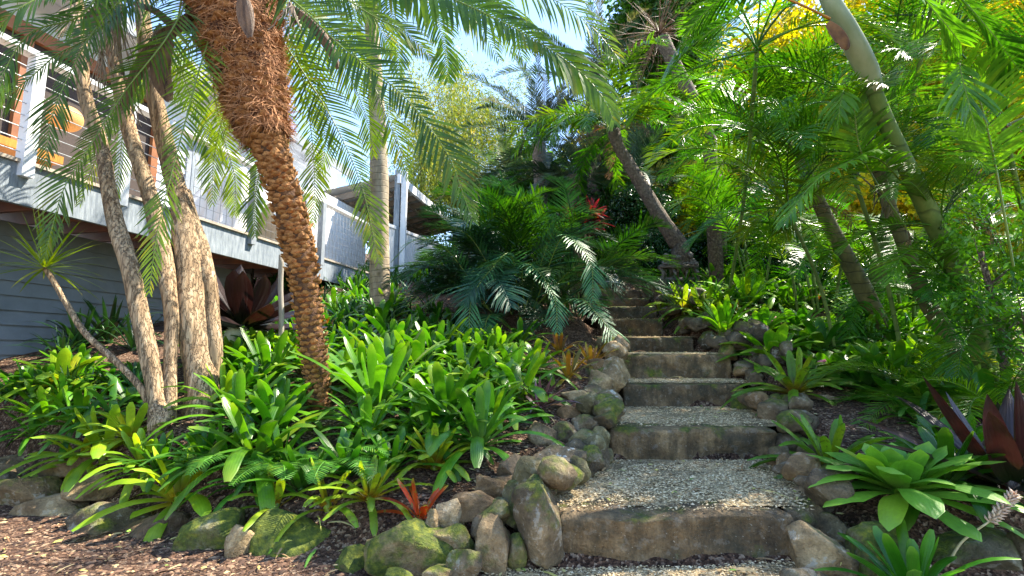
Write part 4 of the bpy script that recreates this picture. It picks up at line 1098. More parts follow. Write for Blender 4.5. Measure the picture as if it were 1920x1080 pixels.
def clump(name, px, py, D, key, n, s, label, tint=(1, 1, 1), group=None, cat='palm', stems=0, az=None, zoff=0, varw=None, tvar=.2):
    b = at(px, py, D); z = gz(b.x, b.y); e = empty(name, (b.x, b.y, z), label, cat, group)
    if stems:
        for k in range(stems):
            a = random.random()*6.28; r = random.uniform(.05, .2); h = random.uniform(.5, 1.1)*s
            p0 = Vector((b.x+r*math.cos(a), b.y+r*math.sin(a), z-.1)); p1 = p0+Vector((math.cos(a)*h*.3, math.sin(a)*h*.3, h))
            mb = MB(); tube(mb, catmull([p0, p0.lerp(p1, .5)+Vector((0, 0, .05)), p1], 10), [.017*s]*10, 8); mb.build('stem', 'bark_green', e)
            crown(e, p1, key, max(2, n//stems), s, tint, tvar=tvar)
    else: crown(e, (b.x, b.y, z+.05+zoff), key, n, s, tint, az, varw=varw, tvar=tvar)
    return e
for px, py, D, s, st, n, lab in [
 (1420, 560, 8.2, 1.15, 4, 15, 'tall clumping palm at the far left of the right-hand palm mass'),
 (1540, 590, 7.0, 1.15, 4, 15, 'dense clumping palm behind the short leaning brown trunk'),
 (1700, 640, 6.4, 1.1, 4, 15, 'dark clumping palm behind the leaning green ringed palm'),
 (1850, 690, 5.0, 1.0, 4, 13, 'clumping palm under the slim stem near the right photo edge'),
 (1960, 720, 4.0, .95, 3, 14, 'clumping palm at the right photo edge with fronds reaching in'),
 (1350, 500, 10.5, 1.2, 4, 18, 'distant clumping palm behind the far slim trunk')]:
    clump('clumping_palm', px, py, D, 'areca', n, s, lab, (.85, 1.05, .9), GPR, stems=st)
e = clump('young_palm', 1740, 700, 3.9, 'areca_lit', 8, .62, 'young palm arching low over the mulch right of the broad green bromeliads', (.75, .9, .8), GPR, az=[180, 205, 150, 235, 120, 260, 20, 165], varw=[1, 2, 1, 0, 1, 2, 1, 2])
e = clump('young_palm', 1890, 760, 3.4, 'areca_lit', 7, .55, 'young palm above the burgundy bromeliad at the right photo edge', (.75, .95, .8), GPR, az=[180, 215, 140, 250, 100, 20, 195], varw=[0, 1, 2, 0, 1, 2, 1])
# high crowns filling the upper right
for px, py, D, s, n, lab in [(1420, 90, 5.0, 1.1, 12, 'palm crown hanging over the top centre right, stem hidden in the mass'), (1760, -40, 4.6, 1.1, 12, 'palm crown at the top right corner above the slim stems')]:
    b = at(px, py, D); e = empty('slim_palm', (b.x+.5, b.y+2.4, gz(b.x+.5, b.y+2.4)), lab, 'palm tree', GPR)
    q = Vector(e.location); mb = MB(); tube(mb, catmull([q-Vector((0, 0, .2)), q.lerp(b, .5)+Vector((.12, .1, 0)), b], 20), [.022]*20, 10); mb.build('trunk', 'bark_green', e)
    crown(e, b, 'areca', n, s, (.9, 1.1, .9))

for px, py, D, s, n, pb_, lab in [(1480, 400, 4.9, .85, 11, (1570, 640), 'low palm whose fronds screen the short brown trunk'), (1600, 330, 4.3, .75, 11, (1700, 690), 'palm crown hanging in front of the leaning brown stem'), (1760, 420, 3.9, .62, 10, (1850, 760), 'small palm crown between the leaning green stem and the right shrub'), (1420, 250, 6.5, 1.1, 13, (1500, 600), 'palm crown spreading dark fronds left of the short brown trunk'), (1880, 230, 3.9, .8, 10, (1990, 760), 'palm crown at the upper right photo edge')]:
    b = at(px, py, D); q = at(pb_[0], pb_[1], D+.5); e = empty('slim_palm', (q.x, q.y, gz(q.x, q.y)), lab, 'palm tree', GPR)
    q = Vector(e.location); mb = MB(); tube(mb, catmull([q-Vector((0, 0, .2)), q.lerp(b, .5)+Vector((.12, .1, 0)), b], 20), [.018]*20, 8); mb.build('trunk', 'bark_green', e)
    crown(e, b, 'areca', n, s, (.95, 1.1, .9)); crown(e, b, 'dry', 1, s*.7)
# ------------------------------------------------------------------ centre background palms
cp = ptree('leaning_palm', [(1275, 462, 42, 9.2), (1260, 440, 38, 9.2), (1243, 415, 34, 9.2), (1213, 365, 31, 9.2), (1182, 312, 28, 9.2), (1160, 275, 26, 9.2), (1150, 245, 30, 9.2)], 'bark_dark', 'short palm with rough trunk leaning left over the top of the steps', None, nz=.12, nscale=12, n=40)
crown(cp, at(1150, 240, 9.2), 'queen', 20, .85, (.9, 1, .9))
crown(cp, at(1150, 250, 9.2), 'dry', 5, .7)
fp = ptree('far_palm', [(1352, 470, 26, 10.5), (1350, 380, 24, 10.5), (1345, 300, 24, 10.5)], 'bark_dark', 'pale far palm trunk standing alone right of the leaning palm', None)
crown(fp, at(1345, 300, 10.5), 'queen', 12, .8, (.9, 1.1, .8)); crown(fp, at(1345, 310, 10.5), 'dry', 4, .5)
dp = ptree('dead_palm', [(1330, 260, 32, 8.5), (1300, 190, 32, 8.5), (1275, 140, 30, 8.5), (1240, 70, 34, 8.5)], 'bark_dark', 'grey leaning palm with bare spiky crown at the top, right of centre', None, sink=3.0)
mb = MB(); c = at(1236, 62, 8.5)
for k in range(70):
    d = Vector((random.gauss(0, 1), random.gauss(0, 1), random.gauss(.1, .8))).normalized(); ln = random.uniform(.5, 1.1)
    pts = [c+d*(ln*j/4)+Vector((0, 0, -.10*(j/4)**2)) for j in range(5)]; tube(mb, pts, [.010, .008, .006, .005, .003], 4, cap=False)
    for q in range(3):
        p = pts[2+q % 3]; d2 = (d+Vector((random.gauss(0, .7), random.gauss(0, .7), random.gauss(0, .5)))).normalized(); tube(mb, [p, p+d2*.22], [.004, .002], 3, cap=False)
mb.build('bare_twigs', 'sheath', dp)
GD = 'feathery date palms behind the dark palm clump'
for px, py, pyb, D, s, tint, lab in [(1010, 270, 420, 13, 1.0, (.8, .9, .9), 'grey green date palm in the centre distance against the sky'), (1075, 330, 440, 11.5, .85, (.6, .75, .65), 'lower dark date palm behind the red cordyline'), (1110, 180, 430, 13, 1.0, (.7, .85, .8), 'taller date palm behind the hanging bright fronds'), (960, 350, 420, 15, .9, (1, 1.1, 1), 'small pale date palm left of the other date palms'), (1190, 330, 440, 12.5, 1., (.5, .7, .5), 'dark date palm behind the leaning palm trunk')]:
    e = ptree('date_palm', [(px+6, pyb, 34, D), (px+3, (py+pyb)/2, 30, D), (px, py, 32, D)], 'bark_dark', lab, GD, nz=.1, nscale=10)
    crown(e, at(px, py, D), 'date', 26, s, tint)
# the big dark glossy clump
b = at(965, 620, 7.0); ck = empty('dark_palm_clump', (b.x, b.y, gz(b.x, b.y)), 'big dark glossy blue green palm clump in the centre, left of the upper steps', 'palm')
for k in range(84):
    a = 360*(k*.618 % 1); v = random.choice([0, 0, 1, 1, 2, 2, 3, 3, 4])
    if k % 5 < 3: key = 'blue'
    else: key = 'blue_green'; v = v % 3
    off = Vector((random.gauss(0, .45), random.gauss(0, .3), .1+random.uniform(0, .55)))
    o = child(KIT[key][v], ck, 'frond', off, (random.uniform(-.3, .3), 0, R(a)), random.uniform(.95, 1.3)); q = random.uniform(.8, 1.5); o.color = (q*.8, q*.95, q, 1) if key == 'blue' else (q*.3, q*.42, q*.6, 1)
for px0, py0, pts_, ll in [(975, 560, [(975,600,6.6),(960,480,6.2),(925,500,5.9),(885,560,5.6),(880,640,5.5)], .30), (0, 0, [(985,600,6.6),(980,500,6.2),(1010,510,5.9),(1040,560,5.7),(1045,620,5.6)], .28), (0, 0, [(1000,580,6.6),(1050,450,6.2),(1080,455,5.9),(1108,495,5.7),(1112,560,5.6)], .3), (0, 0, [(1010,600,6.6),(1080,560,6.0),(1120,590,5.6),(1150,630,5.4),(1160,665,5.3)], .3), (0, 0, [(990,590,6.6),(1080,500,6.2),(1120,520,6.1),(1150,560,6.1)], .26), (0, 0, [(940,600,6.6),(860,540,6.2),(800,570,6.0),(750,620,5.9)], .3), (0, 0, [(930,600,6.6),(840,470,6.2),(780,450,6.0),(735,490,5.9)], .3), (0, 0, [(960,590,6.6),(900,470,6.4),(860,430,6.3),(800,420,6.2)], .3), (0, 0, [(980,590,6.6),(1040,430,6.4),(1080,400,6.3),(1130,395,6.2)], .3), (0, 0, [(960,620,6.5),(920,590,6.0),(905,640,5.7),(900,680,5.6)], .24)]:
    wfrond(ck, pts_, ll*1.1, .017, 40, mat='palm_blue', ang=62, t0=.3, droop=.6, tint=(1.9, 2.0, 1.8), ragged=0)
crown(ck, Vector(ck.location)+Vector((0, -.1, .3)), 'dry', 4, .6)
# ------------------------------------------------------------------ bromeliads and low plants
random.seed(8)
def hit(px, py, y0=1.6, y1=16):
    y = y0
    while y < y1:
        q = at(px, py, y)
        if q.z <= gz(q.x, q.y)+.005: return q
        y += .03
    return at(px, py, y1)
def rosette(name, mat, n, Ln, W, e0, e1, droop, prof='strap', fold=.2, nseg=7, wav=0, inner=.62, rnd=.12, stem=0):
    mb = MB()
    for k in range(n):
        t = k/(n-1)                      # 0 inner .. 1 outer
        a = k*2.39996+random.uniform(-.2, .2); e = R(e0+(e1-e0)*t**.8+random.uniform(-7, 7))
        l = Ln*(inner+(1-inner)*min(1, t*1.6))*random.uniform(1-rnd, 1+rnd)
        d = Vector((math.cos(a)*math.cos(e), math.sin(a)*math.cos(e), math.sin(e)))
        sd = Vector((-math.sin(a), math.cos(a), 0))+Vector((0, 0, random.uniform(-.2, .2)))
        r0 = .05+.03*t
        b_ = Vector((math.cos(a)*r0, math.sin(a)*r0, stem+.05+.10*(1-t)))
        blade(mb, b_, d, sd, l, W*random.uniform(.85, 1.12), prof, droop*random.uniform(.6, 1.4), nseg, fold, wav=wav)
    # short basal cup so the leaves join
    tube(mb, [Vector((0, 0, -.08)), Vector((0, 0, .05+stem)), Vector((0, 0, .16+stem))], [.05, .075, .04], 8, cap=False)
    o = mb.build(name, mat); me = o.data; bpy.data.objects.remove(o); return me
BT = {
 'strap': [rosette('bromeliad', 'brom', n_, 1.1, w_, e_, a_, d_, nseg=9, inner=.55) for n_, w_, e_, a_, d_ in ((22, .125, 80, 8, 1.2), (18, .15, 76, 5, 1.4), (26, .11, 80, 12, 1.0), (16, .13, 70, 0, 1.7), (20, .14, 84, 25, .9))],
 'lime': [rosette('bromeliad', 'brom_lime', 24, 1.05, .15, 78, 0, 1.3, fold=.25) for _ in range(3)],
 'spot': [rosette('bromeliad', 'brom_spot', 26, 1.05, .13, 78, 2, 1.2, fold=.25) for _ in range(3)],
 'few': [rosette('bromeliad', 'brom_spot', 9, 1.1, .14, 80, 5, 1.4, fold=.3) for _ in range(3)],
 'big': [rosette('bromeliad', 'brom_lime', 15, 1.1, .19, 82, -5, 1.3, fold=.22)],
 'wide': [rosette('bromeliad', 'brom_wide', 42, .95, .25, 78, 2, .9, 'wide', .12, 8, .5, .4) for _ in range(2)],
 'widedark': [rosette('bromeliad', 'brom', 24, .95, .25, 74, 5, .9, 'wide', .15, 8, .3) for _ in range(2)],
 'red': [rosette('bromeliad', 'brom_red', 13, 1.05, .13, 80, 0, 1.0, fold=.3) for _ in range(1)],
 'rust': [rosette('bromeliad', 'brom_rust', 16, 1.0, .12, 82, 15, .9) for _ in range(2)],
 'purple': [rosette('bromeliad', 'brom_purple', 16, 1.0, .13, 82, 10, .8, 'sword') for _ in range(1)],
 'clivia': [rosette('clivia', 'clivia', 20, 1.25, .085, 86, 30, 1.3, 'sword') for _ in range(3)],
 'burg': [rosette('bromeliad', 'brom_burg', 20, 1.2, .17, 82, 12, .55, 'sword', .3, 8) for _ in range(1)],
 'agave': [rosette('agave', 'clivia', 14, .95, .17, 84, 25, .5, 'sword', .3) for _ in range(2)],
}
PL = []
def plant(typ, px, py, r, label, group=None, tint=(1, 1, 1), name='bromeliad', cat='bromeliad', var=None, rz=None, base=.3, tilt=.1, D=None):
    if D is None: q = hit(px, py+r*base)
    else: q = at(px, py, D)
    me = BT[typ][random.randrange(len(BT[typ])) if var is None else var]
    o = bpy.data.objects.new(name, me); col.objects.link(o)
    s = mpx(r, q.y)*((1.12 if group == GLM else random.uniform(1.25, 1.5)) if typ in ('strap','lime','spot') else 1.1)
    o.location = (q.x, q.y, q.z-.01 if D is None else q.z); o.scale = (s, s, s*random.uniform(.9, 1.05)); o.rotation_euler = (random.uniform(-tilt, tilt), random.uniform(-tilt, tilt), random.uniform(0, 6.28) if rz is None else rz)
    v = random.uniform(.85, 1.15); o.color = (tint[0]*v, tint[1]*v, tint[2]*v, 1)
    if group == GLM: o.color = (o.color[0]*1.45, o.color[1]*1.3, o.color[2], 1)
    PL.append((px, py, r)); return tag(o, label, cat, group)
GB = 'green bromeliads massed in the left bed'; GBR = 'bromeliads in the right bed'; GCL = 'dark strap-leaved plants by the weatherboards'
GLM = 'lime bromeliads along the front of the left bed'
for a in [
 ('big', 112, 700, 92, 'tall lime green bromeliad with upright broad leaves before the weatherboards', GLM),
 ('strap', 150, 775, 90, 'green bromeliad just below the tall upright lime one', GLM),
 ('lime', 195, 825, 112, 'bright yellow green bromeliad clump spilling over the left rock border', GLM),
 ('lime', 150, 850, 80, 'yellow green bromeliad leaning over the smooth grey rock', GLM),
 ('lime', 245, 800, 84, 'lime bromeliad touching the knotted tree base on its left', GLM),
 ('big', 335, 905, 128, 'largest lime bromeliad in front of the tan trunks with a long hanging leaf', GLM),
 ('few', 518, 925, 96, 'sparse spotted bromeliad hanging over the widest mossy boulder', GLM),
 ('few', 615, 925, 100, 'brown based spotted bromeliad between the sparse one and the front lime one', GLM),
 ('spot', 693, 910, 96, 'small lime bromeliad left of the red one at the front', GLM),
 ('spot', 815, 850, 98, 'yellow green bromeliad with brown withered base above the red one', GLM),
 ('strap', 900, 810, 108, 'lush green bromeliad beside the rock edging, front right of the left bed', GB),
 ('strap', 672, 775, 96, 'green bromeliad immediately right of the fibrous palm base', GB),
 ('strap', 705, 745, 100, 'green bromeliad second to the right of the fibrous palm', GB),
 ('strap', 520, 760, 92, 'green bromeliad immediately left of the fibrous palm base', GB),
 ('strap', 450, 770, 90, 'green bromeliad right of the thick tan trunk foot', GB),
 ('strap', 505, 690, 86, 'upright green bromeliad below the giant burgundy rosette', GB, (1.15,1.1,1)),
 ('strap', 430, 845, 84, 'dark green bromeliad with the pink flower spike beside it', GB, (.7,.8,.9)),
 ('strap', 525, 845, 74, 'dark green bromeliad above the ferns', GB, (.7,.8,.9)),
 ('strap', 770, 790, 84, 'green bromeliad behind the yellow green one', GB),
 ('strap', 835, 765, 104, 'bright green bromeliad in the middle of the mass', GB, (1.25,1.15,1)),
 ('strap', 920, 735, 96, 'bright green bromeliad left of the purple one', GB, (1.25,1.15,1)),
 ('strap', 965, 690, 78, 'green bromeliad in front of the dark palm clump', GB, (1.25,1.15,1)),
 ('strap', 870, 690, 84, 'green bromeliad below the pale dried palm frond', GB, (1.2,1.1,1)),
 ('strap', 785, 680, 84, 'green bromeliad in the back middle of the left bed', GB),
 ('strap', 740, 640, 74, 'green bromeliad at the foot of the grey palm trunk, right side', GB),
 ('strap', 675, 660, 74, 'green bromeliad at the foot of the grey palm trunk, left side', GB),
 ('strap', 640, 690, 78, 'green bromeliad half hidden right of the fibrous trunk', GB),
 ('strap', 730, 700, 78, 'green bromeliad in front of the grey palm trunk', GB),
 ('strap', 800, 620, 60, 'green bromeliad under the left fronds of the dark palm clump', GB, (.8,.9,1)),
 ('strap', 690, 800, 84, 'green bromeliad behind the front lime bromeliad', GB, (.9,.95,1)),
 ('strap', 755, 740, 80, 'green bromeliad filling the middle between two bright ones', GB),
 ('strap', 240, 735, 74, 'green bromeliad behind the leaning thin stem foot', GB, (.8,.9,1)),
 ('strap', 210, 760, 70, 'silvery green bromeliad left of the knotted tree base', GB, (.9,1,1.6)),
 ('strap', 465, 720, 70, 'green bromeliad beside the pale stalk of the giant rosette', GB, (.8,.9,1)),
 ('strap', 385, 855, 80, 'dark green bromeliad right of the largest lime one', GB, (.6,.75,.8)),
 ('strap', 470, 895, 78, 'dark green bromeliad between the largest lime one and the sparse one', GB, (.6,.75,.8)),
 ('strap', 565, 895, 76, 'dark green bromeliad under the pair of bright ferns', GB, (.6,.75,.8)),
 ('strap', 655, 870, 76, 'dark green bromeliad right of the bright ferns', GB, (.6,.75,.8)),
 ('strap', 735, 860, 72, 'dark green bromeliad between the ferns and the yellow green one', GB, (.6,.75,.8)),
 ('strap', 60, 800, 60, 'green bromeliad on the mulch near the left photo edge', GLM, (.9,1,1)),
 ('lime', 270, 850, 84, 'lime bromeliad right of the spilling clump', GLM),
 ('strap', 300, 870, 70, 'green bromeliad against the knotted tree base', GB, (.7,.8,.8)),
 ('strap', 90, 770, 80, 'green bromeliad left of the bright lime clump', GLM, (1.2,1.1,1)),
 ('purple', 1012, 745, 72, 'dark purple bromeliad at the rock edging', None),
 ('rust', 1065, 690, 66, 'rusty green bromeliad at the left, beside the fifth step', None),
 ('rust', 1108, 672, 56, 'rusty yellow bromeliad against the golden rocks', None),
 ('rust', 1050, 650, 50, 'dim rusty bromeliad under the dark palm clump', None),
 ('red', 790, 950, 84, 'red and orange bromeliad in bare mulch at the front of the left bed', None),
]:
    plant(a[0], a[1], a[2], a[3], a[4], a[5], a[6] if len(a) > 6 else (1, 1, 1))
for a in [
 ('clivia', 150, 650, 80, 'dark strap-leaved plant against the lowest weatherboards', GCL),
 ('clivia', 205, 635, 84, 'tall dark strap-leaved plant left of the leaning trunk', GCL),
 ('clivia', 250, 650, 70, 'dark strap-leaved plant right behind the leaning trunk', GCL),
 ('clivia', 118, 668, 60, 'leftmost dark strap-leaved plant', GCL),
]: plant(a[0], a[1], a[2], a[3], a[4], a[5], name='strap_leaf_plant', cat='plant', D=None, base=.1)
for a in [
 ('agave', 655, 590, 58, 'grey green agave-like plant between the fibrous and grey trunks', None),
 ('agave', 262, 720, 56, 'pointed green leaves behind the leaning tan trunk', None),
 ('agave', 600, 600, 50, 'dim agave-like plant under the deck', None),
]: plant(a[0], a[1], a[2], a[3], a[4], a[5], (1.6, 1.6, 2.0), name='agave', cat='plant')
# random infill of the left bed, snapped to the soil
random.seed(99)
cnt = 0
for k in range(400):
    px = random.uniform(420, 1010); py = random.uniform(625, 840)
    if py > 840-(px-560)*.12 and px > 560: continue
    if px > 950 and py > 760: continue
    if abs(px-600) < 62 and py > 705: continue
    if any((px-a)**2+(py-b)**2*2.2 < (r*.5)**2 for a, b, r in PL): continue
    q = hit(px, py+20)
    if q.x > itp(XL, q.y)-.35: continue
    plant('strap', px, py, 310/q.y*random.uniform(.8, 1.2), f'green bromeliad crowded into the left bed mass, {nth(cnt)} of the crowd fillers counted from the back', GB, random.choice([(1, 1, 1), (.7, .8, .9), (1.6, 1.3, 1), (2.0, 1.5, 1), (1.2, 1.1, 1)]))
    cnt += 1
    if cnt > 40: break
fill = sorted([o for o in bpy.data.objects if 'crowd fillers' in str(o.get('label', ''))], key=lambda o: -o.location.y)
rowsF = [fill[i:i+6] for i in range(0, len(fill), 6)]
for ri, rr in enumerate(rowsF):
    rr.sort(key=lambda o: o.location.x/o.location.y)
    for ci, o in enumerate(rr): o['label'] = f'green bromeliad in left bed, {ordn[ri]} row from back, {ordn[ci]} from left'
for a in [
 ('wide', 1688, 880, 165, 'big pale green cabbage-like bromeliad above the right boulders', None, (1.5,1.2,1)),
 ('spot', 1555, 858, 92, 'upright strap bromeliad with rounded tips beside the lowest tread', GBR, (.7,.9,1)),
 ('spot', 1490, 718, 78, 'lime spotted bromeliad above the wide pale topped rock', GBR, (.9,.95,1)),
 ('widedark', 1447, 650, 92, 'broad green bromeliad above the right wall, nearest the fourth step', GBR, (1.9,1.6,1)),  # strong tints on these bank plants paint in sunlight the crowns block
 ('widedark', 1430, 607, 70, 'broad green bromeliad behind the one nearest the fourth step', GBR, (1.9,1.6,1)),
 ('widedark', 1500, 600, 72, 'broad green bromeliad further right in the second rank', GBR),
 ('widedark', 1625, 700, 110, 'large dark broad leaved bromeliad below the short brown trunk', GBR, (.7,.8,.9)),
 ('widedark', 1560, 680, 84, 'dark broad leaved bromeliad left of the large dark one', GBR, (.7,.8,.9)),
 ('strap', 1545, 640, 70, 'green strap bromeliad in the dim middle of the right bed', GBR, (.8,.9,.9)),
 ('spot', 1283, 570, 58, 'sunlit lime bromeliad at the top right of the steps', GBR, (1.1,1.1,1)),
 ('spot', 1322, 575, 58, 'lime bromeliad next right of the sunlit one', GBR, (.9,1,1)),
 ('strap', 1358, 610, 58, 'green bromeliad spilling over the dark rock heap', GBR, (2.,1.6,1)),
 ('lime', 1238, 580, 26, 'tiny yellow green bromeliad at the end of the eighth step', GBR),
 ('strap', 1402, 555, 64, 'green bromeliad behind the orange red one', GBR, (1.8,1.5,1)),
 ('strap', 1462, 560, 60, 'green bromeliad in the back rank of the right bed', GBR, (1.8,1.5,1)),
 ('strap', 1345, 530, 44, 'green bromeliad right of the dark ornament', GBR, (1.2,1.1,1)),
 ('strap', 1300, 485, 44, 'green strap plant at the foot of the leaning palm', GBR),
 ('rust', 1378, 585, 34, 'orange red bromeliad among the green ones above the rock heap', None),
 ('strap', 1725, 775, 70, 'green bromeliad in the mulch behind the cabbage-like one', GBR, (.8,.9,.9)),
 ('widedark', 1800, 830, 110, 'dark green bromeliad between the cabbage-like and burgundy ones', GBR, (.65,.8,.85)),
 ('strap', 1775, 880, 110, 'deep green bromeliad under the burgundy leaves', GBR, (.9,.95,.9)),
 ('strap', 1715, 1095, 118, 'green strap bromeliad cut by the bottom photo edge at right', GBR, (.8,.95,1)),
 ('burg', 1900, 855, 215, 'burgundy bromeliad with long pointed leaves at the right photo edge', None, (.42,.8,.8)),
 ('strap', 1680, 640, 70, 'dim bromeliad below the leaning green stem', GBR, (.6,.75,.8)),
 ('strap', 1600, 625, 60, 'dim bromeliad at the foot of the short brown trunk', GBR, (.7,.8,.8)),
 ('strap', 1520, 555, 52, 'dim bromeliad in the back of the right bed', GBR, (.7,.8,.8)),
 ('rust', 1540, 560, 40, 'orange tinged bromeliad deep in the right bed', None),
 ('strap', 1860, 760, 90, 'dark bromeliad behind the burgundy one', GBR, (.5,.7,.7)),
 ('widedark', 1690, 730, 90, 'dark broad bromeliad under the low arching palm', GBR, (.6,.75,.8)),
]:
    plant(a[0], a[1], a[2], a[3], a[4], a[5], a[6] if len(a) > 6 else (1, 1, 1))
random.seed(5)
cnt = 0; fl = []
for k in range(500):
    px = random.uniform(1330, 1900); py = random.uniform(520, 760)
    if py > 620+(px-1330)*.32: continue
    if any((px-a)**2+(py-b)**2*2.2 < (r*.45)**2 for a, b, r in PL): continue
    q = hit(px, py+15)
    if q.x < itp(XR, q.y)+.3: continue
    fl.append(plant(random.choice(['strap', 'widedark', 'strap', 'strap']), px, py, 340/q.y*random.uniform(.85, 1.2), 'x', GBR, random.choice([(1.2, 1.1, .8), (1.6, 1.35, .9), (2.1, 1.6, 1)]))); cnt += 1  # raised tints put the missing sunlight into the leaf colour
    if cnt > 50: break
fl.sort(key=lambda o: -o.location.y)
for ri in range(0, len(fl), 6):
    rr = sorted(fl[ri:ri+6], key=lambda o: o.location.x/o.location.y)
    for ci, o in enumerate(rr): o['label'] = f'bright-tinted plant in right bed, {ordn[ri//6]} row from back, {ordn[ci]} from left'
random.seed(61); fl = []
for k in range(300):
    px = random.uniform(400, 860); py = random.uniform(575, 640)
    if any((px-a)**2+(py-b)**2*3 < (r*.4)**2 for a, b, r in PL): continue
    q = hit(px, py)
    if q.x < -4.6+.2*(q.y-4.6)*1.2 or q.y > 8.5: continue
    ty = random.choice(['clivia', 'clivia', 'strap', 'agave', 'rust' if k % 5 == 0 else 'strap'])
    fl.append(plant(ty, px, py, 330/q.y*random.uniform(.8, 1.2), 'x', 'leafy plants between the fibrous palm and the house', random.choice([(1, 1, 1), (1.5, 1.4, 1.2), (.8, .9, 1)]), name='leafy_plant', cat='plant'))
    if len(fl) > 26: break
fl.sort(key=lambda o: -o.location.y)
for ri in range(0, len(fl), 6):
    for ci, o in enumerate(sorted(fl[ri:ri+6], key=lambda o: o.location.x/o.location.y)): o['label'] = f'leafy plant below the deck, {ordn[ri//6]} row from the house, {ordn[ci]} from left'
random.seed(71); fl = []
for k in range(200):
    if k % 2: px = random.uniform(10, 260); py = random.uniform(665, 740)
    else: px = random.uniform(600, 800); py = random.uniform(545, 600)
    q = hit(px, py)
    if q.y > 11.5 or (k % 2 and q.x < -4.5) or any((px-a)**2+(py-b)**2*3 < (r*.33)**2 for a, b, r in PL): continue
    fl.append((k % 2, plant(random.choice(['clivia', 'strap', 'strap']), px, py, (230 if k % 2 else 330)/q.y*random.uniform(.8, 1.15), 'x', 'leafy plants before the house', random.choice([(1, 1, 1), (1.4, 1.3, 1), (.8, .9, 1)]), name='leafy_plant', cat='plant')))
    if len(fl) > 24: break
for side, tx in ((1, 'leafy plant at far left before the weatherboards'), (0, 'leafy plant on the slope round the grey palm foot')):
    for ci, o in enumerate(sorted([o for s_, o in fl if s_ == side], key=lambda o: o.location.x/o.location.y)): o['label'] = f'{tx}, {ordn[ci]} from left'
# giant burgundy rosette on a pale stalk
q = hit(440, 715); g = empty('giant_bromeliad', (q.x, 5.3, gz(q.x, 5.3)), 'giant burgundy bromeliad rosette under the deck edge', 'bromeliad')
c = at(455, 610, 5.2); mb = MB()
for k in range(26):
    t = k/25; a = k*2.39996; e = R(80-78*t**.75+random.uniform(-4, 4))
    d = Vector((math.cos(a)*math.cos(e), math.sin(a)*math.cos(e), math.sin(e))); sd = Vector((-math.sin(a), math.cos(a), 0))
    blade(mb, c+d*.05+Vector((0, 0, -.02)), d, sd, random.uniform(.62, .85)*(.75+.25*min(1, t*2)), .19, 'wide', .30, 9, .35)
mb.build('leaves', 'brom_burg', g).color = (.4, .75, .7, 1)
mb = MB(); pb_ = at(418, 730, 5.2); tube(mb, catmull([pb_, at(425, 665, 5.2), at(446, 612, 5.2)], 10), [.05, .055, .06, .07, .08, .085, .09, .09, .09, .09], 12, nz=.05); mb.build('stalk', 'stalk_pale', g)
# dracaena on thin leaning stem
q = at(283, 765, 3.8); dr = empty('dracaena', (q.x, q.y, gz(q.x, q.y)), 'thin leaning stem topped by a spray of narrow leaves before the weatherboards', 'plant')
pts = catmull([at(285, 770, 3.8), at(262, 725, 3.8), at(215, 675, 3.8), at(160, 625, 3.8), at(122, 565, 3.8), at(102, 530, 3.8), at(84, 502, 3.8)], 40)
mb = MB(); tube(mb, pts, [.026-.009*i/39 for i in range(40)], 9, nz=.12, nscale=10); mb.build('stem', 'bark', dr)
mb = MB(); c = pts[-1]
for k in range(46):
    a = k*2.4; e = R(85-105*(k/45)); d = Vector((math.cos(a)*math.cos(e), math.sin(a)*math.cos(e), math.sin(e)))
    blade(mb, c+d*.01, d, Vector((-math.sin(a), math.cos(a), 0)), random.uniform(.34, .5), .020, 'sword', .5, 6, .15)
mb.build('leaves', 'palm', dr).color = (1.4, 1.2, 1, 1)
# ferns
def fern(px, py, r, D, label, dirs):
    q = hit(px, py+30); e = empty('fern', (q.x, q.y, q.z), label, 'fern', 'ferns in the front of the left bed')
    for (a, el, ln) in dirs:
        pts = [Vector((0, 0, .05))]; ee = R(el); L1 = mpx(ln, q.y)
        for i in range(14):
            dd = Vector((math.cos(R(a))*math.cos(ee), math.sin(R(a))*math.cos(ee), math.sin(ee))); pts.append(pts[-1]+dd*L1/14); ee -= R(7)
        mb = MB(); n = 27
        for k in range(n):
            t = .15+.85*k/(n-1); u = t*14; i = min(int(u), 13); p = pts[i].lerp(pts[i+1], u-i); T = (pts[i+1]-pts[i]).normalized(); S = T.cross(Vector((0, 0, 1))).normalized()
            w_ = L1*.30*math.sin(math.pi*min(1, t*.8+.12))
            for s in (-1, 1): ribbon(mb, p, S*s+T*.45+Vector((0, 0, .08)), T, w_, L1*.019, .5, 4)
        tube(mb, pts, [.003]*15, 4, cap=False)
        o = mb.build('frond', 'fern', e, world=False); o.color = (1.3, 1.2, 1, 1)
fern(520, 880, 90, 3.1, 'bright green fern left of the pair, above the sparse bromeliad', [(190, 45, 150), (150, 50, 130), (250, 50, 110), (300, 55, 120), (30, 60, 110)])
fern(625, 865, 90, 3.1, 'bright green fern right of the pair, below the fibrous palm', [(20, 45, 130), (80, 55, 100), (320, 45, 130), (270, 45, 110), (200, 50, 100), (350, 60, 120)])
fern(455, 860, 90, 3.3, 'dull green fern behind the sparse bromeliad', [(200, 40, 110), (250, 50, 120), (320, 45, 110), (10, 40, 110)])
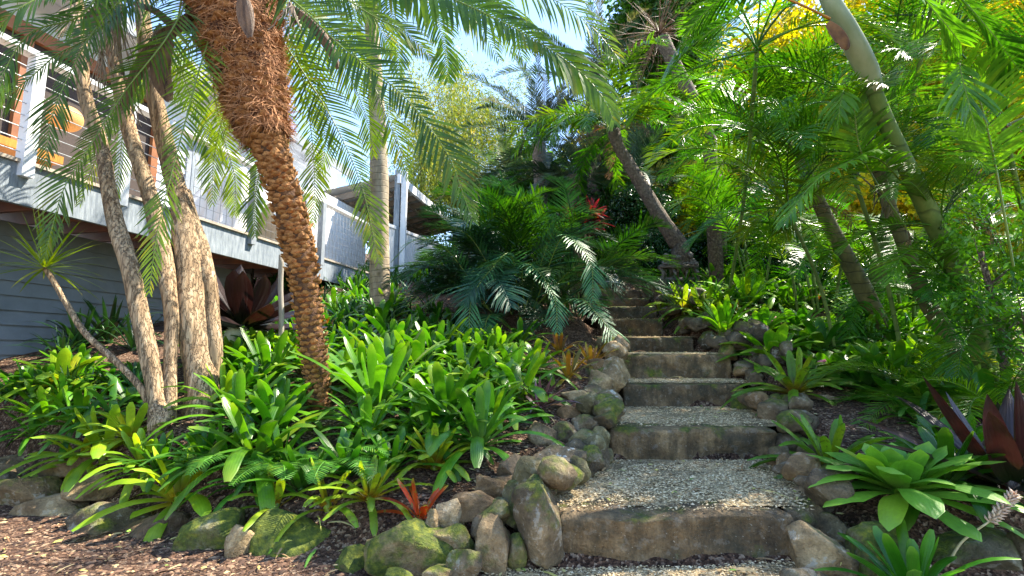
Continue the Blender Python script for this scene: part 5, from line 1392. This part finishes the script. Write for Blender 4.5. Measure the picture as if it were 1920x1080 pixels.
# flower spikes
def spike(pxs, w0, mat, label, n=70, bl=.014, frm=.55, stem='stalk_pale'):
    P = [at(*p) for p in pxs]; pts = catmull(P, 24); e = empty('flower_spike', P[0], label, 'flower')
    mb = MB(); tube(mb, pts, [.006-.003*i/23 for i in range(24)], 6); mb.build('stem', stem, e)
    mb = MB()
    for k in range(n):
        t = frm+(1-frm)*k/n; u = t*23; i = min(int(u), 22); p = pts[i].lerp(pts[i+1], u-i); a = k*2.4
        T = (pts[i+1]-pts[i]).normalized(); A = T.orthogonal().normalized(); B = T.cross(A); o_ = A*math.cos(a)+B*math.sin(a)
        tube(mb, [p, p+o_*w0*.6+T*.003, p+(o_*w0+T*w0*.4)], [bl*.18, bl*.3, bl*.06], 5)
    mb.build('buds', mat, e)
spike([(1775, 1062, 2.35), (1800, 1020, 2.35), (1830, 995, 2.35), (1862, 972, 2.35), (1885, 945, 2.35), (1903, 925, 2.35)], .028, 'bud', 'pale yellow flower spike with pinkish buds leaning over the right boulders', 90, .018, .55, 'yellowspike')
spike([(432, 828, 3.6), (438, 805, 3.6), (435, 797, 3.55), (450, 792, 3.5), (462, 790, 3.5)], .014, 'pinkflower', 'small pink flower spike right of the tan trunks', 90, .02, .6)
spike([(1525, 715, 4.6), (1530, 690, 4.6), (1535, 680, 4.6), (1548, 676, 4.6)], .016, 'pinkflower', 'small mauve pink flower above the lime spotted bromeliad', 40, .02, .6)
# red cordyline
q = at(1085, 470, 9.8); e = empty('cordyline', (q.x, q.y, gz(q.x, q.y)), 'dark red cordyline shrub above the dark palm clump', 'shrub')
for px, py in [(1062, 415), (1085, 405), (1108, 400), (1098, 425), (1120, 418), (1075, 430)]:
    c = at(px, py, 9.8+random.uniform(-.3, .3)); mb = MB()
    for k in range(30):
        a = k*2.4; el = R(85-110*(k/29)); d = Vector((math.cos(a)*math.cos(el), math.sin(a)*math.cos(el), math.sin(el)))
        blade(mb, c, d, Vector((-math.sin(a), math.cos(a), 0)), random.uniform(.28, .42), .075, 'oval', .8, 5, .2)
    mb.build('foliage', 'cordyline', e).color = random.choice([(1, 1, 1, 1), (.6, .6, .8, 1), (1.6, 1, 1.1, 1)])
    mb = MB(); tube(mb, [Vector(e.location), Vector(e.location).lerp(c, .5)+Vector((.05, 0, 0)), c], [.02]*3, 6); mb.build('stem', 'bark', e)
# white buddha-like bust
c = at(1148, 530, 9.7); st = empty('garden_statue', (c.x, c.y, gz(c.x, c.y)), 'small white seated figure statue at the top of the steps', 'statue')
zb = c.z-.05; mb = MB(); prof = [(0.0, .13), (.05, .14), (.12, .13), (.18, .125), (.24, .14), (.29, .12), (.325, .06), (.35, .045)]
tube(mb, [Vector((c.x, c.y, zb+a)) for a, b in prof], [b for a, b in prof], 16)
for s in (-1, 1): tube(mb, catmull([Vector((c.x+s*.12, c.y, zb+.27)), Vector((c.x+s*.165, c.y-.03, zb+.15)), Vector((c.x+s*.08, c.y-.12, zb+.07)), Vector((c.x, c.y-.14, zb+.07))], 10), [.04]*10, 8)
for s in (-1, 1): tube(mb, catmull([Vector((c.x+s*.05, c.y, zb+.03)), Vector((c.x+s*.2, c.y-.06, zb+.03)), Vector((c.x-s*.03, c.y-.15, zb+.03))], 10), [.055]*10, 8)
mb.build('body', 'statue_w', st)
mb = MB(); pr = [(.34, .03), (.36, .055), (.39, .072), (.43, .08), (.47, .074), (.50, .055), (.515, .03), (.53, .03), (.545, .02)]
tube(mb, [Vector((c.x, c.y-.01, zb+a)) for a, b in pr], [b for a, b in pr], 16); tube(mb, [Vector((c.x, c.y-.08, zb+.435)), Vector((c.x, c.y-.098, zb+.415)), Vector((c.x, c.y-.08, zb+.408))], [.008, .014, .008], 6)
for s in (-1, 1): tube(mb, [Vector((c.x+s*.078, c.y, zb+.46)), Vector((c.x+s*.088, c.y, zb+.42)), Vector((c.x+s*.08, c.y, zb+.385))], [.01, .014, .008], 6)
mb.build('head', 'statue_w', st)
mb = MB(); tube(mb, [Vector((c.x, c.y, gz(c.x, c.y)-.1)), Vector((c.x, c.y, zb+.0))], [.17, .15], 10, jit=.05); mb.build('plinth', 'rock', st); st.scale = (.62, .62, .62); st.location.z = zb-.62*(zb-st.location.z)+.03
# dark carved ornament : two small figures on a bench-like base
c = at(1272, 520, 9.1); orn = empty('carved_ornament', (c.x, c.y, c.z-.08), 'dark weathered carved ornament of huddled small figures on the flat topped rock', 'ornament')
mb = MB(); X, Y_, Z = Vector((1, 0, 0)), Vector((0, 1, 0)), Vector((0, 0, 1))
box(mb, c+Vector((0, 0, -.05)), X, Y_, Z, .33, .1, .03); box(mb, c+Vector((0, 0, .19)), X, Y_, Z, .34, .1, .03)
for x in (-.31, -.1, .12, .3): tube(mb, catmull([c+Vector((x, 0, -.04)), c+Vector((x+.03, -.05, .06)), c+Vector((x-.02, 0, .18))], 8), [.035, .04, .03, .03, .035, .03, .04, .035], 8)
mb.build('base', 'statue_d', orn)
for x, s_ in ((-.2, 1), (.02, .9), (.24, 1.1)):
    mb = MB(); p = c+Vector((x, 0, .2))
    tube(mb, catmull([p, p+Vector((.03, 0, .08*s_)), p+Vector((-.02, -.02, .14*s_))], 8), [.07, .075, .07, .06, .055, .05, .04, .03], 10)
    tube(mb, [p+Vector((-.02, -.03, .12*s_)), p+Vector((-.02, -.03, .16*s_)), p+Vector((-.02, -.03, .2*s_)), p+Vector((-.02, -.03, .235*s_))], [.03, .055, .055, .02], 10)
    for s in (-1, 1): tube(mb, catmull([p+Vector((s*.06, 0, .1)), p+Vector((s*.09, -.08, .04)), p+Vector((s*.02, -.12, .02))], 8), [.022]*8, 6)
    mb.build('figure', 'statue_d', orn)

# ------------------------------------------------------------------ broadleaf trees, shrubs and hedges behind
random.seed(40)
def foliage_mesh(name, mat, n, rad=(1, 1, 1), leaf=.10, clumps=26, droopy=0, lw=.45, prof='oval', cs=.42):
    mb = MB(); C = []
    for k in range(clumps):
        while True:
            v = Vector((random.uniform(-1, 1), random.uniform(-1, 1), random.uniform(-1, 1)))
            if v.length < 1: break
        C.append((Vector((v.x*rad[0], v.y*rad[1], v.z*rad[2]))*.85, random.uniform(.5, 1.2)))
    for k in range(n):
        c, s = random.choice(C)
        v = Vector((random.gauss(0, 1), random.gauss(0, 1), random.gauss(0, .75))).normalized()*(random.random()**.4)*cs*s
        p = c+Vector((v.x*rad[0], v.y*rad[1], v.z*rad[2]))
        d = Vector((random.gauss(0, 1), random.gauss(0, 1), random.gauss(-.2-droopy, .6))).normalized(); sd = d.cross(Vector((random.gauss(0, 1), random.gauss(0, 1), random.gauss(0, 1)))).normalized()
        l = leaf*random.uniform(.6, 1.3); w_ = l*lw*.5; m1 = p+d*l*.5
        vs = [p, m1-sd*w_, p+d*l+G*l*.15, m1+sd*w_]
        mb.add(vs, [(0, 1, 2, 3)], [(0, .5), (.5, 0), (1, .5), (.5, 1)])
    o = mb.build(name, mat, smooth=False); me = o.data; bpy.data.objects.remove(o); return me
FM = {
 'yellow': [foliage_mesh('crown_y', 'yellow', 9000, (1, 1, 1.2), .085, 30) for _ in range(2)],
 'gold': [foliage_mesh('crown_g', 'gold', 9000, (1, 1, 1.6), .06, 26, .5, .3)],
 'broad': [foliage_mesh('crown_b', 'broad', 9000, (1, 1, 1), .09, 30) for _ in range(2)],
 'dark': [foliage_mesh('crown_d', 'darkleaf', 8000, (1, .8, .8), .09, 26) for _ in range(2)],
 'near': [foliage_mesh('crown_n', 'broad', 1700, (1, .8, 1.2), .11, 34, .2, .42, cs=.3)],
}
def btree(kind, px, py, D, s, label, group=None, tint=(1, 1, 1), name='broadleaf_tree', cat='tree', crowns=1, trunk=True, sz=1.0):
    c = at(px, py, D); z = gz(c.x, c.y); e = empty(name, (c.x, c.y, z), label, cat, group)
    for k in range(crowns):
        off = Vector((random.uniform(-.6, .6)*s, random.uniform(-.4, .4)*s, random.uniform(-.5, .5)*s)) if k else Vector((0, 0, 0))
        o = child(random.choice(FM[kind]), e, 'crown', c+off-Vector(e.location), random.uniform(0, 6.28), (s, s, s*sz)); v = random.uniform(.8, 1.2); o.color = (tint[0]*v, tint[1]*v, tint[2]*v, 1)
    if trunk:
        h = max(.3, c.z-z); mb = MB(); pts = catmull([Vector((0, 0, -.3)), Vector((.05*s, 0, h*.4)), Vector((0, .05, h))], 12)
        tube(mb, pts, [.035*s+.03*s*(1-i/11) for i in range(12)], 8, nz=.1)
        for q in range(5):
            p = pts[6+q]; a = q*1.9; tube(mb, [p, p+Vector((math.cos(a)*.35*s, math.sin(a)*.35*s, .3*s)), p+Vector((math.cos(a)*.7*s, math.sin(a)*.7*s, .8*s))], [.018*s, .012*s, .004*s], 5, cap=False)
        mb.build('trunk', 'bark_dark', e, world=False)
    return e
GY = 'sunlit yellow green trees beyond the right-hand palms'
pos_y = [(1240, 330, 17, 2.6), (1400, 200, 17, 2.2), (1540, 120, 15, 2.8), (1560, 380, 13, 2.0), (1700, 240, 14, 1.8), (1860, 120, 12, 2.3), (1850, 350, 11, 1.8), (2000, 260, 10, 1.9), (1450, 440, 13, 1.6), (1700, 470, 11, 1.6), (1960, 480, 9, 1.4), (1300, 430, 15, 1.5), (1560, 540, 10.5, 1.0), (1800, 560, 9, 1.0), (1750, 30, 14, 2.2)]
pos_y.sort(key=lambda a: -a[2])
for i, (px, py, D, s) in enumerate(pos_y):
    btree('yellow', px, py, D, s, f'sunlit yellow green tree behind the right-hand palms, {ordn[i]} counting from the farthest to the nearest', GY, crowns=2, tint=(1.15, 1.1, 1))
GG = 'golden green trees against the sky at the centre'
for px, py, D, s, sz, lab in [(790, 250, 17, 1.9, 1.3, 'tall wispy golden green tree above the pergola'), (870, 230, 19, 2.0, .8, 'golden topped tree right of the tall wispy one'), (900, 380, 16, 1.6, 1, 'pale green tree above the left of the dark palm clump'), (850, 330, 18, 1.8, 1, 'hazy green tree between the two golden topped ones')]:
    btree('gold', px, py, D, s, lab, GG, crowns=2, sz=sz)
GBK = 'dark leafy trees at the back of the garden'
for px, py, D, s, lab in [(1000, 400, 14, 1.3, 'leafy tree behind the left of the cordyline'), (1170, 400, 13, 1.3, 'leafy tree behind the leaning palm trunk'), (1150, 330, 16, 1.8, 'taller leafy tree behind the leaning palm crown'), (1260, 250, 15, 2.0, 'leafy tree behind the dead palm'), (1060, 390, 17, 2.0, 'broad leafy tree behind the date palms'), (920, 440, 12, 1.0, 'low leafy tree behind the dark palm clump'), (1430, 500, 11, 1.1, 'low leafy tree behind the first clumping palm'), (1280, 20, 14, 2.2, 'high leafy tree at the top of the photo behind the dead palm crown')]:
    btree('broad', px, py, D, s, lab, GBK, crowns=2, tint=(.8, .9, .8))
GSH = 'dark shrubs beyond the top of the steps'
for px, py, D, s, lab in [(1195, 400, 11, .8, 'dark glossy shrub right of the cordyline'), (1120, 470, 10.3, .6, 'dark shrub behind the white statue'), (1195, 500, 10.2, .5, 'low dark shrub right of the white statue'), (1240, 470, 10.4, .6, 'dark shrub left of the leaning palm foot'), (1330, 470, 11, .7, 'dark shrub right of the leaning palm foot'), (1400, 480, 9.8, .6, 'dark shrub above the green bromeliads'), (880, 520, 9.5, .8, 'dark shrub at the left rear of the dark palm clump'), (1010, 470, 9.5, .8, 'dark shrub behind the middle of the dark palm clump'), (1500, 520, 8.8, .6, 'dark shrub under the clumping palms'), (1640, 560, 8, .7, 'dark shrub behind the short brown trunk'), (1760, 620, 6.4, .5, 'dark shrub behind the leaning brown stem')]:
    btree('dark', px, py, D, s, lab, GSH, name='shrub', cat='shrub', crowns=2, trunk=False, tint=(1.3, 1.5, 1.2))
e = btree('near', 1850, 470, 3.9, .55, 'fine leaved green shrub with thin twigs at the right photo edge', None, name='shrub', cat='shrub', crowns=1, tint=(2.0, 2.0, 1.3))
e = btree('near', 1930, 600, 3.7, .5, 'dark leaved shrub at the right photo edge', None, name='shrub', cat='shrub', crowns=1, tint=(1.1, 1.3, 1))
e = btree('near', 1640, 640, 5.5, .4, 'small airy shrub under the short brown trunk', None, name='shrub', cat='shrub', crowns=1, tint=(1., 1.2, 1), trunk=False)
# low ground cover at the top
mb = MB()
for k in range(9000):
    x = random.uniform(-5, 9); y = random.uniform(7.2, 17)
    if y < 9.8 and itp(XL, y)-.2 < x < itp(XR, y)+.3: continue
    if x < 0 and y < 9: continue
    z = gz(x, y); a = random.random()*6.28
    blade(mb, (x, y, z), Vector((math.cos(a)*.6, math.sin(a)*.6, 1)), Vector((-math.sin(a), math.cos(a), 0)), random.uniform(.15, .5), .045, 'sword', 1.2, 4, .2)
tag(mb.build('ground_cover', 'clivia'), 'dark strappy ground cover on the slope under the far trees', 'ground cover', kind='stuff').color = (1.4, 1.5, 1.1, 1)
